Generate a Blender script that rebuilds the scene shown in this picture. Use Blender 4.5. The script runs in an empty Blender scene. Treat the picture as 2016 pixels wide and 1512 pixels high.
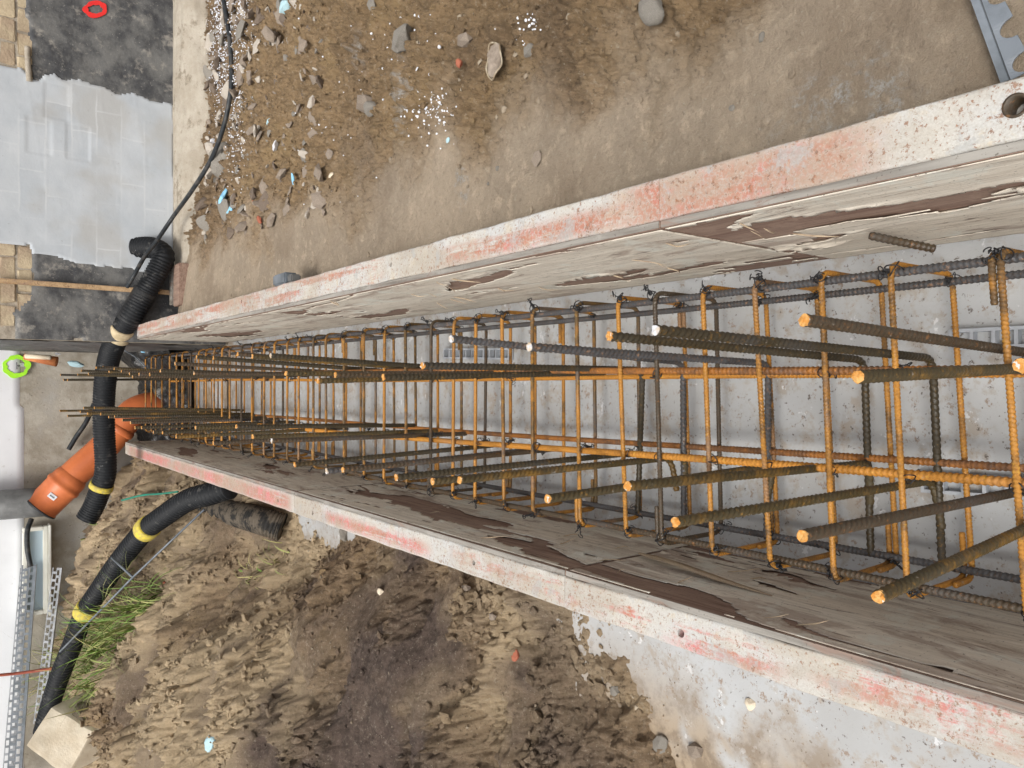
import bpy, bmesh, math, random
import numpy as np
from mathutils import Vector, Matrix

random.seed(7)
RNG = np.random.default_rng(11)
R = math.radians
scene = bpy.context.scene
COL = scene.collection

# ------------------------------------------------------------------ camera
H = 1.45                    # lens height above the concrete floor (floor = 0)
PITCH = R(37.27)            # looking down
FPX = 1515.0                # focal length in pixels of the 2016 px wide picture
cam_d = bpy.data.cameras.new('camera')
cam = bpy.data.objects.new('camera', cam_d)
COL.objects.link(cam)
scene.camera = cam
cam_d.sensor_fit = 'HORIZONTAL'
cam_d.sensor_width = 36.0
cam_d.lens = 36.0 * FPX / 2016.0
cam_d.clip_start = 0.02
cam_d.clip_end = 1000.0
fwd = Vector((0, math.cos(PITCH), -math.sin(PITCH)))
down = Vector((0, -math.sin(PITCH), -math.cos(PITCH)))
# the photograph is a portrait shot lying on its side: picture right = down, picture up = right
mx = Matrix.Identity(4)
for r_ in range(3):
    mx[r_][0] = down[r_]
    mx[r_][1] = (1.0, 0.0, 0.0)[r_]
    mx[r_][2] = -fwd[r_]
mx.translation = Vector((0.0, 0.0, H))
cam.matrix_world = mx

# ------------------------------------------------------------------ sky, sun, exposure
SUN_EL, SUN_AZ = R(58), R(208)      # azimuth measured clockwise from +Y: behind the camera, to the left
world = bpy.data.worlds.new('World')
scene.world = world
world.use_nodes = True
wn = world.node_tree
wn.nodes.clear()
w_out = wn.nodes.new('ShaderNodeOutputWorld')
w_bg = wn.nodes.new('ShaderNodeBackground')
w_sky = wn.nodes.new('ShaderNodeTexSky')
w_hs = wn.nodes.new('ShaderNodeHueSaturation')
w_sky.sky_type = 'NISHITA'
w_sky.sun_disc = False
w_sky.sun_elevation = SUN_EL
w_sky.sun_rotation = SUN_AZ
w_sky.air_density = 1.0
w_sky.dust_density = 4.0
w_hs.inputs['Saturation'].default_value = 0.16      # overcast
w_bg.inputs['Strength'].default_value = 0.12
wn.links.new(w_sky.outputs[0], w_hs.inputs['Color'])
wn.links.new(w_hs.outputs[0], w_bg.inputs['Color'])
wn.links.new(w_bg.outputs[0], w_out.inputs['Surface'])
sun_d = bpy.data.lights.new('sun', 'SUN')
sun_d.energy = 1.4
sun_d.angle = R(18)
sun_d.color = (1.0, 0.96, 0.89)
sun = bpy.data.objects.new('sun', sun_d)
COL.objects.link(sun)
sd = Vector((math.sin(SUN_AZ) * math.cos(SUN_EL), math.cos(SUN_AZ) * math.cos(SUN_EL), math.sin(SUN_EL)))
sun.rotation_euler = sd.to_track_quat('Z', 'Y').to_euler()
sun.location = (0, 0, 8)
vs = scene.view_settings
vs.view_transform = 'Standard'
vs.look = 'None'
vs.gamma = 1.0
vs.exposure = 0.64
vs.use_curve_mapping = False

# ------------------------------------------------------------------ helpers: picture position -> place
SP, CP = math.sin(PITCH), math.cos(PITCH)
def at(px, py, z=None, Y=None, X=None):
    """the point seen at picture position (px, py) that lies at height z, distance Y or offset X"""
    dn = (px - 1008.0) / FPX
    rt = (756.0 - py) / FPX
    d = np.array([rt, CP - dn * SP, -SP - dn * CP])
    if z is not None:
        t = (z - H) / d[2]
    elif Y is not None:
        t = Y / d[1]
    else:
        t = X / d[0]
    return np.array([0.0, 0.0, H]) + d * t

# ------------------------------------------------------------------ helpers: numpy noise
_P = np.random.default_rng(5).permutation(256)
_P = np.concatenate([_P, _P])
_A = np.random.default_rng(6).random(256) * 2 * np.pi
_G = np.stack([np.cos(_A), np.sin(_A)], 1)
def perlin(x, y, seed=0):
    x = np.asarray(x, float) + seed * 17.31
    y = np.asarray(y, float) + seed * 9.77
    xi = np.floor(x).astype(int); yi = np.floor(y).astype(int)
    xf = x - xi; yf = y - yi
    u = xf * xf * xf * (xf * (xf * 6 - 15) + 10)
    v = yf * yf * yf * (yf * (yf * 6 - 15) + 10)
    def g(ix, iy, dx, dy):
        k = _P[(_P[ix & 255] + iy) & 255]
        return _G[k, 0] * dx + _G[k, 1] * dy
    n00 = g(xi, yi, xf, yf); n10 = g(xi + 1, yi, xf - 1, yf)
    n01 = g(xi, yi + 1, xf, yf - 1); n11 = g(xi + 1, yi + 1, xf - 1, yf - 1)
    return (n00 * (1 - u) + n10 * u) * (1 - v) + (n01 * (1 - u) + n11 * u) * v * 1.0
def fbm(x, y, oct=4, seed=0, gain=0.5, lac=2.03):
    s = 0.0; a = 1.0
    for o in range(oct):
        s = s + a * perlin(np.asarray(x) * lac ** o, np.asarray(y) * lac ** o, seed + o * 3)
        a *= gain
    return s
def sstep(a, b, x):
    t = np.clip((x - a) / (b - a), 0, 1)
    return t * t * (3 - 2 * t)
def worley(x, y, seed=0):
    """distance to the nearest of jittered cell points, and a random value of that cell"""
    xi = np.floor(x).astype(int); yi = np.floor(y).astype(int)
    best = np.full(np.shape(x), 9.0); val = np.zeros(np.shape(x))
    for dx in (-1, 0, 1):
        for dy in (-1, 0, 1):
            cx = xi + dx; cy = yi + dy
            k = _P[(_P[(cx + seed) & 255] + cy) & 255]
            k2 = _P[(k + 71) & 255]
            px = cx + k / 255.0; py = cy + k2 / 255.0
            d = np.hypot(x - px, y - py)
            m = d < best
            best = np.where(m, d, best); val = np.where(m, _P[(k2 + 13) & 255] / 255.0, val)
    return best, val
class TPS:
    """thin-plate surface through control points"""
    def __init__(self, pts, lam=0.02):
        p = np.array(pts, float)
        self.p = p[:, :2]
        n = len(p)
        d = np.hypot(p[:, None, 0] - p[None, :, 0], p[:, None, 1] - p[None, :, 1])
        K = np.where(d > 0, d * d * np.log(np.maximum(d, 1e-9)), 0) + lam * np.eye(n)
        Q = np.concatenate([np.ones((n, 1)), self.p], 1)
        A = np.zeros((n + 3, n + 3)); A[:n, :n] = K; A[:n, n:] = Q; A[n:, :n] = Q.T
        self.w = np.linalg.solve(A, np.concatenate([p[:, 2], np.zeros(3)]))
    def __call__(self, x, y):
        x = np.asarray(x, float); y = np.asarray(y, float)
        out = self.w[-3] + self.w[-2] * x + self.w[-1] * y
        for (cx, cy), w in zip(self.p, self.w):
            d2 = (x - cx) ** 2 + (y - cy) ** 2
            out = out + w * 0.5 * d2 * np.log(np.maximum(d2, 1e-12))
        return out

# ------------------------------------------------------------------ helpers: meshes and objects
def np_mesh(name, verts, quads=None, tris=None, mat=None, smooth=False, attrs=None):
    me = bpy.data.meshes.new(name)
    verts = np.asarray(verts, np.float32).reshape(-1, 3)
    loops = []; starts = []; n = 0
    if quads is not None and len(quads):
        q = np.asarray(quads, np.int32); loops.append(q.ravel()); starts.append(np.arange(len(q)) * 4); n = len(q) * 4
    if tris is not None and len(tris):
        t = np.asarray(tris, np.int32); loops.append(t.ravel()); starts.append(n + np.arange(len(t)) * 3)
    loops = np.concatenate(loops).astype(np.int32); starts = np.concatenate(starts).astype(np.int32)
    me.vertices.add(len(verts)); me.vertices.foreach_set('co', verts.ravel())
    me.loops.add(len(loops)); me.loops.foreach_set('vertex_index', loops)
    me.polygons.add(len(starts)); me.polygons.foreach_set('loop_start', starts)
    me.update(calc_edges=True)
    me.validate()
    me.polygons.foreach_set('use_smooth', np.full(len(me.polygons), smooth))
    if attrs:
        for k, v in attrs.items():
            a = me.attributes.new(k, 'FLOAT', 'POINT'); a.data.foreach_set('value', np.asarray(v, np.float32).ravel())
    if mat: me.materials.append(mat)
    return me
def link(name, data, parent=None, loc=None):
    o = bpy.data.objects.new(name, data)
    COL.objects.link(o)
    if parent: o.parent = parent
    if loc is not None: o.location = loc
    return o
def tag(o, label, cat, group=None):
    o['label'] = label; o['category'] = cat
    if group: o['group'] = group
    return o
def thing(name, label, cat, loc=(0, 0, 0), group=None):
    return tag(link(name, None, None, loc), label, cat, group)
def struct(o):
    o['kind'] = 'structure'; return o
def stuff(o, label=None, cat=None):
    o['kind'] = 'stuff'
    if label: o['label'] = label
    if cat: o['category'] = cat
    return o
class MB:
    """collects polygons for one mesh"""
    def __init__(s): s.v = []; s.f = []
    def add(s, v, f):
        b = len(s.v); s.v += [tuple(map(float, p)) for p in v]; s.f += [tuple(i + b for i in q) for q in f]
        return s
    def box(s, x0, x1, y0, y1, z0, z1):
        v = [(x, y, z) for x in (x0, x1) for y in (y0, y1) for z in (z0, z1)]
        return s.add(v, [(0, 1, 3, 2), (4, 6, 7, 5), (0, 4, 5, 1), (2, 3, 7, 6), (0, 2, 6, 4), (1, 5, 7, 3)])
    def beam(s, p, q, w, h, up=(0, 0, 1)):
        p = np.array(p, float); q = np.array(q, float); d = q - p; d /= np.linalg.norm(d)
        u = np.cross(d, up); u /= np.linalg.norm(u); n = np.cross(u, d)
        v = [c + a * u * w / 2 + b * n * h / 2 for c in (p, q) for a in (-1, 1) for b in (-1, 1)]
        return s.add(v, [(0, 1, 3, 2), (4, 6, 7, 5), (0, 4, 5, 1), (2, 3, 7, 6), (0, 2, 6, 4), (1, 5, 7, 3)])
    def mesh(s, name, mat, smooth=False, bevel=0.0, seg=2):
        me = bpy.data.meshes.new(name); me.from_pydata(s.v, [], s.f); me.update()
        bm = bmesh.new(); bm.from_mesh(me)
        bmesh.ops.recalc_face_normals(bm, faces=bm.faces)
        if bevel: bmesh.ops.bevel(bm, geom=bm.edges[:], offset=bevel, segments=seg, affect='EDGES', clamp_overlap=True)
        bm.to_mesh(me); bm.free()
        me.materials.append(mat)
        if smooth:
            for p in me.polygons: p.use_smooth = True
        return me
    def obj(s, name, mat, parent=None, **k): return link(name, s.mesh(name, mat, **k), parent)
def resample(P, step):
    P = np.asarray(P, float); d = np.linalg.norm(np.diff(P, axis=0), axis=1); s = np.concatenate([[0], np.cumsum(d)])
    n = max(2, int(round(s[-1] / step)) + 1); t = np.linspace(0, s[-1], n)
    return np.stack([np.interp(t, s, P[:, k]) for k in range(3)], 1), t
def spline(P, n=12):
    """Catmull-Rom through the points"""
    P = np.asarray(P, float); Q = np.concatenate([[2 * P[0] - P[1]], P, [2 * P[-1] - P[-2]]]); out = []
    for i in range(1, len(Q) - 2):
        t = np.linspace(0, 1, n, endpoint=False)[:, None]
        a, b, c, d = Q[i - 1], Q[i], Q[i + 1], Q[i + 2]
        out.append(0.5 * (2 * b + (c - a) * t + (2 * a - 5 * b + 4 * c - d) * t ** 2 + (3 * b - a - 3 * c + d) * t ** 3))
    return np.concatenate(out + [P[-1:]])
def frames(P):
    T = np.gradient(P, axis=0); T /= np.linalg.norm(T, axis=1)[:, None]
    a = np.array([0.0, 0.0, 1.0]) if abs(T[0, 2]) < 0.9 else np.array([0.0, 1.0, 0.0])
    N = np.zeros_like(P); n = a - T[0] * (a @ T[0])
    for i in range(len(P)):
        n = n - T[i] * (n @ T[i]); n = n / np.linalg.norm(n); N[i] = n
    return T, N, np.cross(T, N)
def tube(P, rad, seg=10, slant=None, caps=True):
    """verts, quads, tris of a tube; rad scalar or one per ring; slant shifts ring points along the axis"""
    P = np.asarray(P, float); T, N, B = frames(P); n = len(P)
    rad = np.broadcast_to(np.asarray(rad, float), (n,))
    ph = np.arange(seg) / seg * 2 * np.pi
    V = P[:, None] + rad[:, None, None] * (np.cos(ph)[None, :, None] * N[:, None] + np.sin(ph)[None, :, None] * B[:, None])
    if slant is not None:
        sh = slant[:, None] * (np.abs((ph / np.pi) - 1.0) - 0.5)[None, :]
        V = V + sh[..., None] * T[:, None]
    i = np.arange(n - 1)[:, None] * seg; k = np.arange(seg)[None, :]; k2 = (k + 1) % seg
    Q = np.stack([i + k, i + k2, i + seg + k2, i + seg + k], -1).reshape(-1, 4)
    V = V.reshape(-1, 3); TR = np.zeros((0, 3), int)
    if caps:
        V = np.concatenate([V, P[:1], P[-1:]]); c0 = n * seg; c1 = c0 + 1
        kk = np.arange(seg); k3 = (kk + 1) % seg
        TR = np.concatenate([np.stack([np.full(seg, c0), k3, kk], 1), np.stack([np.full(seg, c1), (n - 1) * seg + kk, (n - 1) * seg + k3], 1)])
    return V, Q, TR
def tube_mesh(name, P, rad, mat, seg=12, smooth=True, step=None, **k):
    if step: P, _ = resample(P, step)
    V, Q, T = tube(P, rad, seg, **k)
    return np_mesh(name, V, Q, T, mat, smooth)
def rebar_mesh(name, P, r, mat, pitch=None, seg=9):
    pitch = pitch or 1.35 * r
    P, s = resample(P, pitch / 4)
    n = len(P); pat = np.array([0.0, 0.0, 1.0, 0.85])[np.arange(n) % 4]
    rad = r * (0.94 + 0.20 * pat)
    edge = np.minimum(np.arange(n), n - 1 - np.arange(n))
    V, Q, T = tube(P, rad, seg, slant=np.where(edge < 8, edge / 8.0, 1.0) * pitch * 1.0)
    return np_mesh(name, V, Q, T, mat, True)
def round_path(P, rad, n=6):
    """polyline with rounded corners"""
    P = [np.array(p, float) for p in P]; out = [P[0]]
    for a, b, c in zip(P[:-2], P[1:-1], P[2:]):
        u = (a - b) / np.linalg.norm(a - b); w = (c - b) / np.linalg.norm(c - b)
        rr = min(rad, 0.49 * np.linalg.norm(a - b), 0.49 * np.linalg.norm(c - b))
        p0 = b + u * rr; p1 = b + w * rr
        for t in np.linspace(0, 1, n + 1):
            out.append((1 - t) ** 2 * p0 + 2 * t * (1 - t) * b + t * t * p1)
    out.append(P[-1])
    return np.array(out)

# ------------------------------------------------------------------ helpers: materials
class NT:
    def __init__(s, name, rough=0.8, spec=0.35):
        s.m = bpy.data.materials.new(name); s.m.use_nodes = True
        s.t = s.m.node_tree; s.b = s.t.nodes['Principled BSDF']
        s.b.inputs['Roughness'].default_value = rough
        s.b.inputs['Specular IOR Level'].default_value = spec
        tc = s.t.nodes.new('ShaderNodeTexCoord'); oi = s.t.nodes.new('ShaderNodeObjectInfo')
        va = s.t.nodes.new('ShaderNodeVectorMath'); va.operation = 'MULTIPLY_ADD'
        cmb = s.t.nodes.new('ShaderNodeCombineXYZ')
        for k in range(3): s.t.links.new(oi.outputs['Random'], cmb.inputs[k])
        s.t.links.new(cmb.outputs[0], va.inputs[0]); va.inputs[1].default_value = (7.3, 3.1, 5.7)
        s.t.links.new(tc.outputs['Object'], va.inputs[2])
        s.co = va.outputs[0]; s.obj = tc.outputs['Object']; s.rand = oi.outputs['Random']
    def n(s, kind, **inp):
        nd = s.t.nodes.new(kind)
        for k, v in inp.items(): s.set(nd.inputs[k], v)
        return nd
    def set(s, sock, v):
        if isinstance(v, bpy.types.NodeSocket): s.t.links.new(v, sock)
        elif isinstance(v, tuple) and len(v) == 3 and sock.type == 'RGBA': sock.default_value = (*v, 1.0)
        else: sock.default_value = v
    def scale(s, v, co=None):
        nd = s.n('ShaderNodeVectorMath'); nd.operation = 'MULTIPLY'
        s.set(nd.inputs[0], co or s.co); nd.inputs[1].default_value = v; return nd.outputs[0]
    def noise(s, sc, det=6, ro=0.55, co=None, dist=0.0):
        return s.n('ShaderNodeTexNoise', Vector=co or s.co, Scale=sc, Detail=det, Roughness=ro, Distortion=dist).outputs['Fac']
    def vor(s, sc, co=None, feat='F1', out='Distance', rnd=1.0):
        nd = s.n('ShaderNodeTexVoronoi', Vector=co or s.co, Scale=sc, Randomness=rnd); nd.feature = feat; return nd.outputs[out]
    def ramp(s, f, a, b, va=0.0, vb=1.0):
        nd = s.n('ShaderNodeMapRange'); nd.interpolation_type = 'SMOOTHSTEP'
        s.set(nd.inputs['Value'], f)
        for k, v in zip(('From Min', 'From Max', 'To Min', 'To Max'), (a, b, va, vb)): s.set(nd.inputs[k], v)
        return nd.outputs['Result']
    def math(s, op, a, b=0.0):
        nd = s.n('ShaderNodeMath'); nd.operation = op; s.set(nd.inputs[0], a); s.set(nd.inputs[1], b); return nd.outputs[0]
    def mix(s, f, a, b, mode='MIX'):
        nd = s.n('ShaderNodeMix'); nd.data_type = 'RGBA'; nd.blend_type = mode
        s.set(nd.inputs[0], f); s.set(nd.inputs[6], a); s.set(nd.inputs[7], b); return nd.outputs[2]
    def attr(s, name):
        nd = s.t.nodes.new('ShaderNodeAttribute'); nd.attribute_name = name; return nd.outputs['Fac']
    def sep(s, co=None):
        nd = s.n('ShaderNodeSeparateXYZ'); s.set(nd.inputs[0], co or s.obj); return nd.outputs
    def bump(s, h, strength=0.5, dist=0.002):
        nd = s.n('ShaderNodeBump', Height=h); nd.inputs['Strength'].default_value = strength; nd.inputs['Distance'].default_value = dist
        s.t.links.new(nd.outputs[0], s.b.inputs['Normal']); return nd
    def col(s, c): s.set(s.b.inputs['Base Color'], c); return s
    def rough(s, v): s.set(s.b.inputs['Roughness'], v); return s

def rebar_mat(name, bias, rust=(0.43, 0.19, 0.027), dark=(0.095, 0.058, 0.025), steel=(0.10, 0.105, 0.115), steel_amt=0.5, splash=0.5):
    k = NT(name, 0.55, 0.5)
    c = k.mix(k.ramp(k.math('ADD', k.math('MULTIPLY', k.noise(17, 7, 0.75), .6), k.math('MULTIPLY', k.noise(4, 4), .4)), 0.42 + bias, 0.56 + bias), rust, dark)
    c = k.mix(k.ramp(k.noise(5, 4), 0.57, 0.64, 0.0, steel_amt), c, steel)
    c = k.mix(k.ramp(k.noise(240, 4, .7), 0.42, 0.66, 0.0, 0.5), c, tuple(.35 * x for x in rust))
    c = k.mix(k.ramp(k.noise(95, 6, .75), 0.56, 0.66, 0.0, 0.55), c, tuple(min(.55, 1.6 * x) for x in rust))
    c = k.mix(k.ramp(k.noise(60, 6, .8), 0.63, 0.67, 0.0, splash), c, (0.36, 0.34, 0.30))
    k.col(c); k.rough(k.ramp(k.noise(11, 3), 0.35, 0.65, 0.34, 0.8))
    k.bump(k.noise(420, 4, .7), 0.8, 0.0009)
    return k.m
MAT = {}
MAT['rust'] = rebar_mat('rust_orange', 0.045)
MAT['long'] = rebar_mat('rust_bright', 0.13, rust=(0.50, 0.21, 0.028), dark=(0.19, 0.092, 0.029), steel_amt=.25, splash=.3)
MAT['long_mid'] = rebar_mat('rust_bright_brown', 0.02, rust=(0.36, 0.135, 0.022), dark=(0.13, 0.060, 0.024), steel_amt=.25, splash=.3)
MAT['rust_mid'] = rebar_mat('rust_brown', -0.02, dark=(0.10, 0.065, 0.028))
MAT['rust_dark'] = rebar_mat('rust_dark', -0.14, rust=(0.19, 0.078, 0.018), dark=(0.06, 0.045, 0.028), steel_amt=0.3)
MAT['steel_dark'] = rebar_mat('steel_blue', -0.22, rust=(0.22, 0.12, 0.06), dark=(0.060, 0.062, 0.066), steel_amt=0.6)
MAT['olive'] = rebar_mat('rust_olive', -0.14, rust=(0.135, 0.072, 0.014), dark=(0.038, 0.030, 0.016), steel=(0.05, 0.05, 0.055), steel_amt=0.35)
MAT['olive_pale'] = rebar_mat('rust_olive_light', -0.05, rust=(0.20, 0.105, 0.017), dark=(0.055, 0.042, 0.018), steel=(0.06, 0.055, 0.05), steel_amt=0.25)  # paler tone of the olive rust
k = NT('cut_steel_rust', 0.7); c = k.mix(k.ramp(k.noise(160, 3), 0.35, 0.65), (0.56, 0.23, 0.04), (0.62, 0.34, 0.11)); c = k.mix(k.ramp(k.noise(110, 3), 0.60, 0.66), c, (0.66, 0.62, 0.56)); k.col(c); k.bump(k.noise(300, 3), .8, .002); MAT['cut'] = k.m
k = NT('cut_steel_bright', 0.45); k.col(k.mix(k.ramp(k.noise(60, 2), 0.4, 0.6), (0.62, 0.63, 0.66), (0.52, 0.40, 0.27))); MAT['cut_bright'] = k.m
k = NT('tie_wire', 0.45, 0.5); k.col((0.012, 0.012, 0.014)); MAT['wire'] = k.m

def paint_mat(name, spans, rust_amt, grime=0.5, orange=0.0):
    """white paint over steel: rust specks, worn red paint where it was brushed on, cement splashes"""
    k = NT(name, 0.62, 0.4)
    xyz = k.sep()
    big = k.noise(7, 6, 0.65); fine = k.noise(150, 6, 0.7); med = k.noise(38, 6, 0.7)
    c = k.mix(k.ramp(big, 0.35, 0.65), (0.54, 0.515, 0.465), (0.52, 0.525, 0.52))
    c = k.mix(k.ramp(k.noise(22, 6, 0.75), 0.55, 0.64, 0, 0.6), c, (0.56, 0.48, 0.36))
    red = 0.0
    for (y0, y1, lo, x0, x1) in spans:
        m = k.math('MULTIPLY', k.ramp(xyz[1], y0 - 0.05, y0 + 0.05), k.ramp(xyz[1], y1 + 0.06, y1 - 0.06))
        m = k.math('MULTIPLY', m, k.math('MULTIPLY', k.ramp(xyz[0], x0 - 0.014, x0 + 0.014), k.ramp(xyz[0], x1 + 0.014, x1 - 0.014)))
        st = k.math('ADD', k.math('MULTIPLY', k.noise(22, 6, 0.7, co=k.scale((1.4, 0.10, 1.0)), dist=.5), .65), k.math('MULTIPLY', k.noise(45, 7, 0.8), .35))
        red = k.math('MAXIMUM', red, k.math('MULTIPLY', m, k.ramp(st, lo + .01, lo + 0.10)))
    c = k.mix(k.math('MULTIPLY', red, k.ramp(fine, 0.64, 0.46, 0.15, 0.9)), c, k.mix(k.ramp(k.noise(13, 5, .7), 0.42 - .16 * orange, 0.58 - .16 * orange), (0.60, 0.105, 0.105), (0.42, 0.125, 0.06)))
    c = k.mix(k.ramp(k.noise(5, 6, .7, co=k.scale((1, .5, 1))), 0.44, 0.62, 0, 0.65), c, (0.38, 0.325, 0.255))
    c = k.mix(k.ramp(k.noise(16, 7, 0.75, co=k.scale((1.2, .25, 1))), 0.55, 0.68, 0, 0.45), c, (0.45, 0.38, 0.29))
    hi = k.ramp(big, 0.3, 0.7, 0.67 - rust_amt, 0.60 - rust_amt)
    c = k.mix(k.ramp(k.math('SUBTRACT', k.noise(70, 7, 0.8), hi), 0.0, 0.05, 0, 0.85), c, k.mix(k.ramp(fine, 0.4, 0.62), (0.30, 0.12, 0.05), (0.15, 0.075, 0.05)))
    c = k.mix(k.ramp(fine, 0.575, 0.63, 0, 0.85), c, (0.25, 0.115, 0.06))
    c = k.mix(k.ramp(k.noise(120, 7, 0.85, co=k.scale((1.3, .8, 1))), 0.565, 0.62, 0, 0.75), c, (0.31, 0.23, 0.165))
    c = k.mix(k.ramp(k.noise(11, 6, 0.7, co=k.scale((1, 1, 1), k.obj)), 0.585, 0.63, 0, grime), c, (0.38, 0.385, 0.38))
    c = k.mix(k.ramp(k.noise(400, 3), 0.3, 0.7, 0.0, 0.3), c, (0.30, 0.26, 0.21))
    k.col(c); k.rough(k.ramp(med, 0.4, 0.65, 0.5, 0.85)); k.bump(k.math('ADD', med, fine), 0.6, 0.0014)
    return k.m

def wood_mat(name, base, dark, streak=0.6):
    k = NT(name, 0.85, 0.2)
    g = k.noise(30, 7, 0.65, co=k.scale((1.0, 0.09, 1.3)), dist=0.6)
    g2 = k.noise(120, 5, 0.6, co=k.scale((1.0, 0.05, 1.2)))
    c = k.mix(k.ramp(g, 0.3, 0.7), base, dark)
    c = k.mix(k.ramp(k.noise(5, 5, 0.6, co=k.scale((1, 0.4, 1))), 0.5, 0.64, 0, streak), c, tuple(0.55 * x for x in dark))
    c = k.mix(k.ramp(g2, 0.35, 0.7, 0.0, 0.5), c, tuple(min(1, 1.25 * x) for x in base))
    st = k.noise(9, 7, 0.7, co=k.scale((1.0, 0.22, 1.0)), dist=1.2)
    c = k.mix(k.ramp(st, 0.52, 0.62, 0, streak + .35), c, (0.27, 0.185, 0.145))
    c = k.mix(k.ramp(k.noise(20, 7, 0.75, co=k.scale((1.0, 0.3, 1.2)), dist=1.6), 0.58, 0.66, 0, .6), c, (0.20, 0.12, 0.09))
    c = k.mix(k.ramp(k.noise(48, 6, 0.7, co=k.scale((1.0, 0.16, 1.0)), dist=.8), 0.60, 0.68, 0, .7), c, (0.10, 0.065, 0.05))
    c = k.mix(k.ramp(k.noise(9, 6, 0.7), 0.54, 0.64, 0, 0.65), c, tuple(min(.7, 1.15 * x) for x in base))
    c = k.mix(k.ramp(k.noise(170, 4, 0.7), 0.62, 0.68, 0, 0.7), c, (0.06, 0.045, 0.035))
    k.col(c); k.bump(k.math('ADD', g, k.math('MULTIPLY', g2, 0.6)), 0.7, 0.0022)
    return k.m
MAT['veneer'] = wood_mat('weathered_veneer', (0.70, 0.64, 0.545), (0.56, 0.495, 0.41), 0.22)
MAT['veneer_far'] = wood_mat('weathered_veneer_far', (0.68, 0.62, 0.53), (0.52, 0.455, 0.375), 0.28)
MAT['core'] = wood_mat('torn_plywood_core', (0.31, 0.22, 0.17), (0.17, 0.098, 0.075), 0.3)
MAT['ply_edge'] = wood_mat('plywood_edge', (0.31, 0.29, 0.26), (0.15, 0.13, 0.11), 0.4)
MAT['splinter'] = wood_mat('splinter', (0.50, 0.40, 0.28), (0.34, 0.25, 0.17), 0.1)
MAT['batten'] = wood_mat('batten', (0.45, 0.31, 0.18), (0.30, 0.19, 0.10), 0.2)

k = NT('concrete_floor', 0.7, 0.35)
n1 = k.noise(3.2, 7, 0.6); n2 = k.noise(14, 7, 0.72); n3 = k.noise(75, 5, 0.7)
c = k.mix(k.ramp(n1, 0.35, 0.68), (0.46, 0.47, 0.475), (0.385, 0.385, 0.38))
c = k.mix(k.ramp(n2, 0.50, 0.62, 0, 0.8), c, (0.36, 0.315, 0.265))
c = k.mix(k.ramp(k.noise(34, 7, 0.8), 0.57, 0.63, 0, 0.9), c, (0.27, 0.20, 0.15))
c = k.mix(k.ramp(n3, 0.61, 0.66, 0, 0.9), c, (0.12, 0.095, 0.08))
c = k.mix(k.ramp(k.noise(20, 4, 0.7), 0.63, 0.67, 0, 0.8), c, (0.66, 0.665, 0.67))
c = k.mix(k.attr('dirt'), c, k.mix(k.ramp(n2, 0.4, 0.6), (0.36, 0.28, 0.195), (0.22, 0.165, 0.112)))
k.col(c); k.rough(k.ramp(n2, 0.4, 0.7, 0.45, 0.85)); k.bump(k.math('ADD', n2, k.math('MULTIPLY', n3, 0.5)), 0.35, 0.003); MAT['floor'] = k.m

def soil_mat(name, tan, brown, wet_dark):
    k = NT(name, 0.9, 0.25)
    n1 = k.noise(4, 7, 0.6); n2 = k.noise(24, 7, 0.7); n3 = k.noise(130, 6, 0.75); n4 = k.noise(520, 4, 0.7)
    a = k.attr('rough'); w = k.attr('wet_dark')
    c_t = k.mix(k.ramp(n1, 0.35, 0.65), tan, tuple(0.80 * x for x in tan))
    c_t = k.mix(k.ramp(n2, 0.5, 0.68, 0, 0.8), c_t, tuple(1.25 * x for x in tan))
    c_b = k.mix(k.ramp(n2, 0.34, 0.66), brown, tuple(0.60 * x for x in brown))
    c_b = k.mix(k.ramp(n1, 0.52, 0.66, 0, 0.8), c_b, (0.38, 0.26, 0.13))
    c = k.mix(a, c_t, c_b)
    c = k.mix(w, c, k.mix(k.ramp(n2, 0.4, 0.62), wet_dark, tuple(0.6 * x for x in wet_dark)))
    c = k.mix(k.ramp(n3, 0.42, 0.30, 0, 0.5), c, k.mix(.7, c, (0.05, 0.036, 0.025)))
    c = k.mix(k.ramp(n3, 0.56, 0.70, 0, 0.55), c, k.mix(.45, c, (0.56, 0.48, 0.37)))
    c = k.mix(k.ramp(n4, 0.40, 0.72, 0.0, 0.35), c, k.mix(0.5, c, (0.07, 0.05, 0.035)))
    n5 = k.noise(58, 7, 0.8)
    c = k.mix(k.math('MULTIPLY', k.ramp(n5, 0.46, 0.36, 0, 0.75), k.ramp(a, 0.0, 0.6, .35, 1.0)), c, k.mix(.8, c, (0.045, 0.032, 0.023)))
    c = k.mix(k.ramp(n5, 0.55, 0.65, 0, 0.65), c, k.mix(.55, c, (0.60, 0.52, 0.41)))
    sp = k.math('MULTIPLY', k.ramp(k.vor(95), 0.20, 0.10), k.ramp(k.vor(95, out='Color'), 0.62, 0.80))
    c = k.mix(k.math('MULTIPLY', sp, 0.75), c, (0.48, 0.42, 0.33))
    c = k.mix(k.attr('chalk'), c, k.mix(k.ramp(n3, 0.4, 0.6), (0.50, 0.49, 0.47), (0.34, 0.28, 0.21)))
    k.col(c)
    k.rough(k.math('SUBTRACT', k.ramp(n2, 0.3, 0.7, 0.75, 0.98), k.math('MULTIPLY', w, 0.25)))
    k.bump(k.math('ADD', k.math('ADD', n3, k.math('MULTIPLY', n5, 1.6)), k.math('MULTIPLY', n4, 0.45)), 0.9, 0.009)
    return k.m
MAT['soil_r'] = soil_mat('yard_soil', (0.53, 0.425, 0.315), (0.40, 0.27, 0.145), (0.23, 0.155, 0.094))
MAT['soil_l'] = soil_mat('mound_soil', (0.58, 0.445, 0.285), (0.37, 0.26, 0.160), (0.140, 0.100, 0.080))
k = NT('earth', 0.95); k.col((0.12, 0.085, 0.055)); MAT['earth'] = k.m
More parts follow.
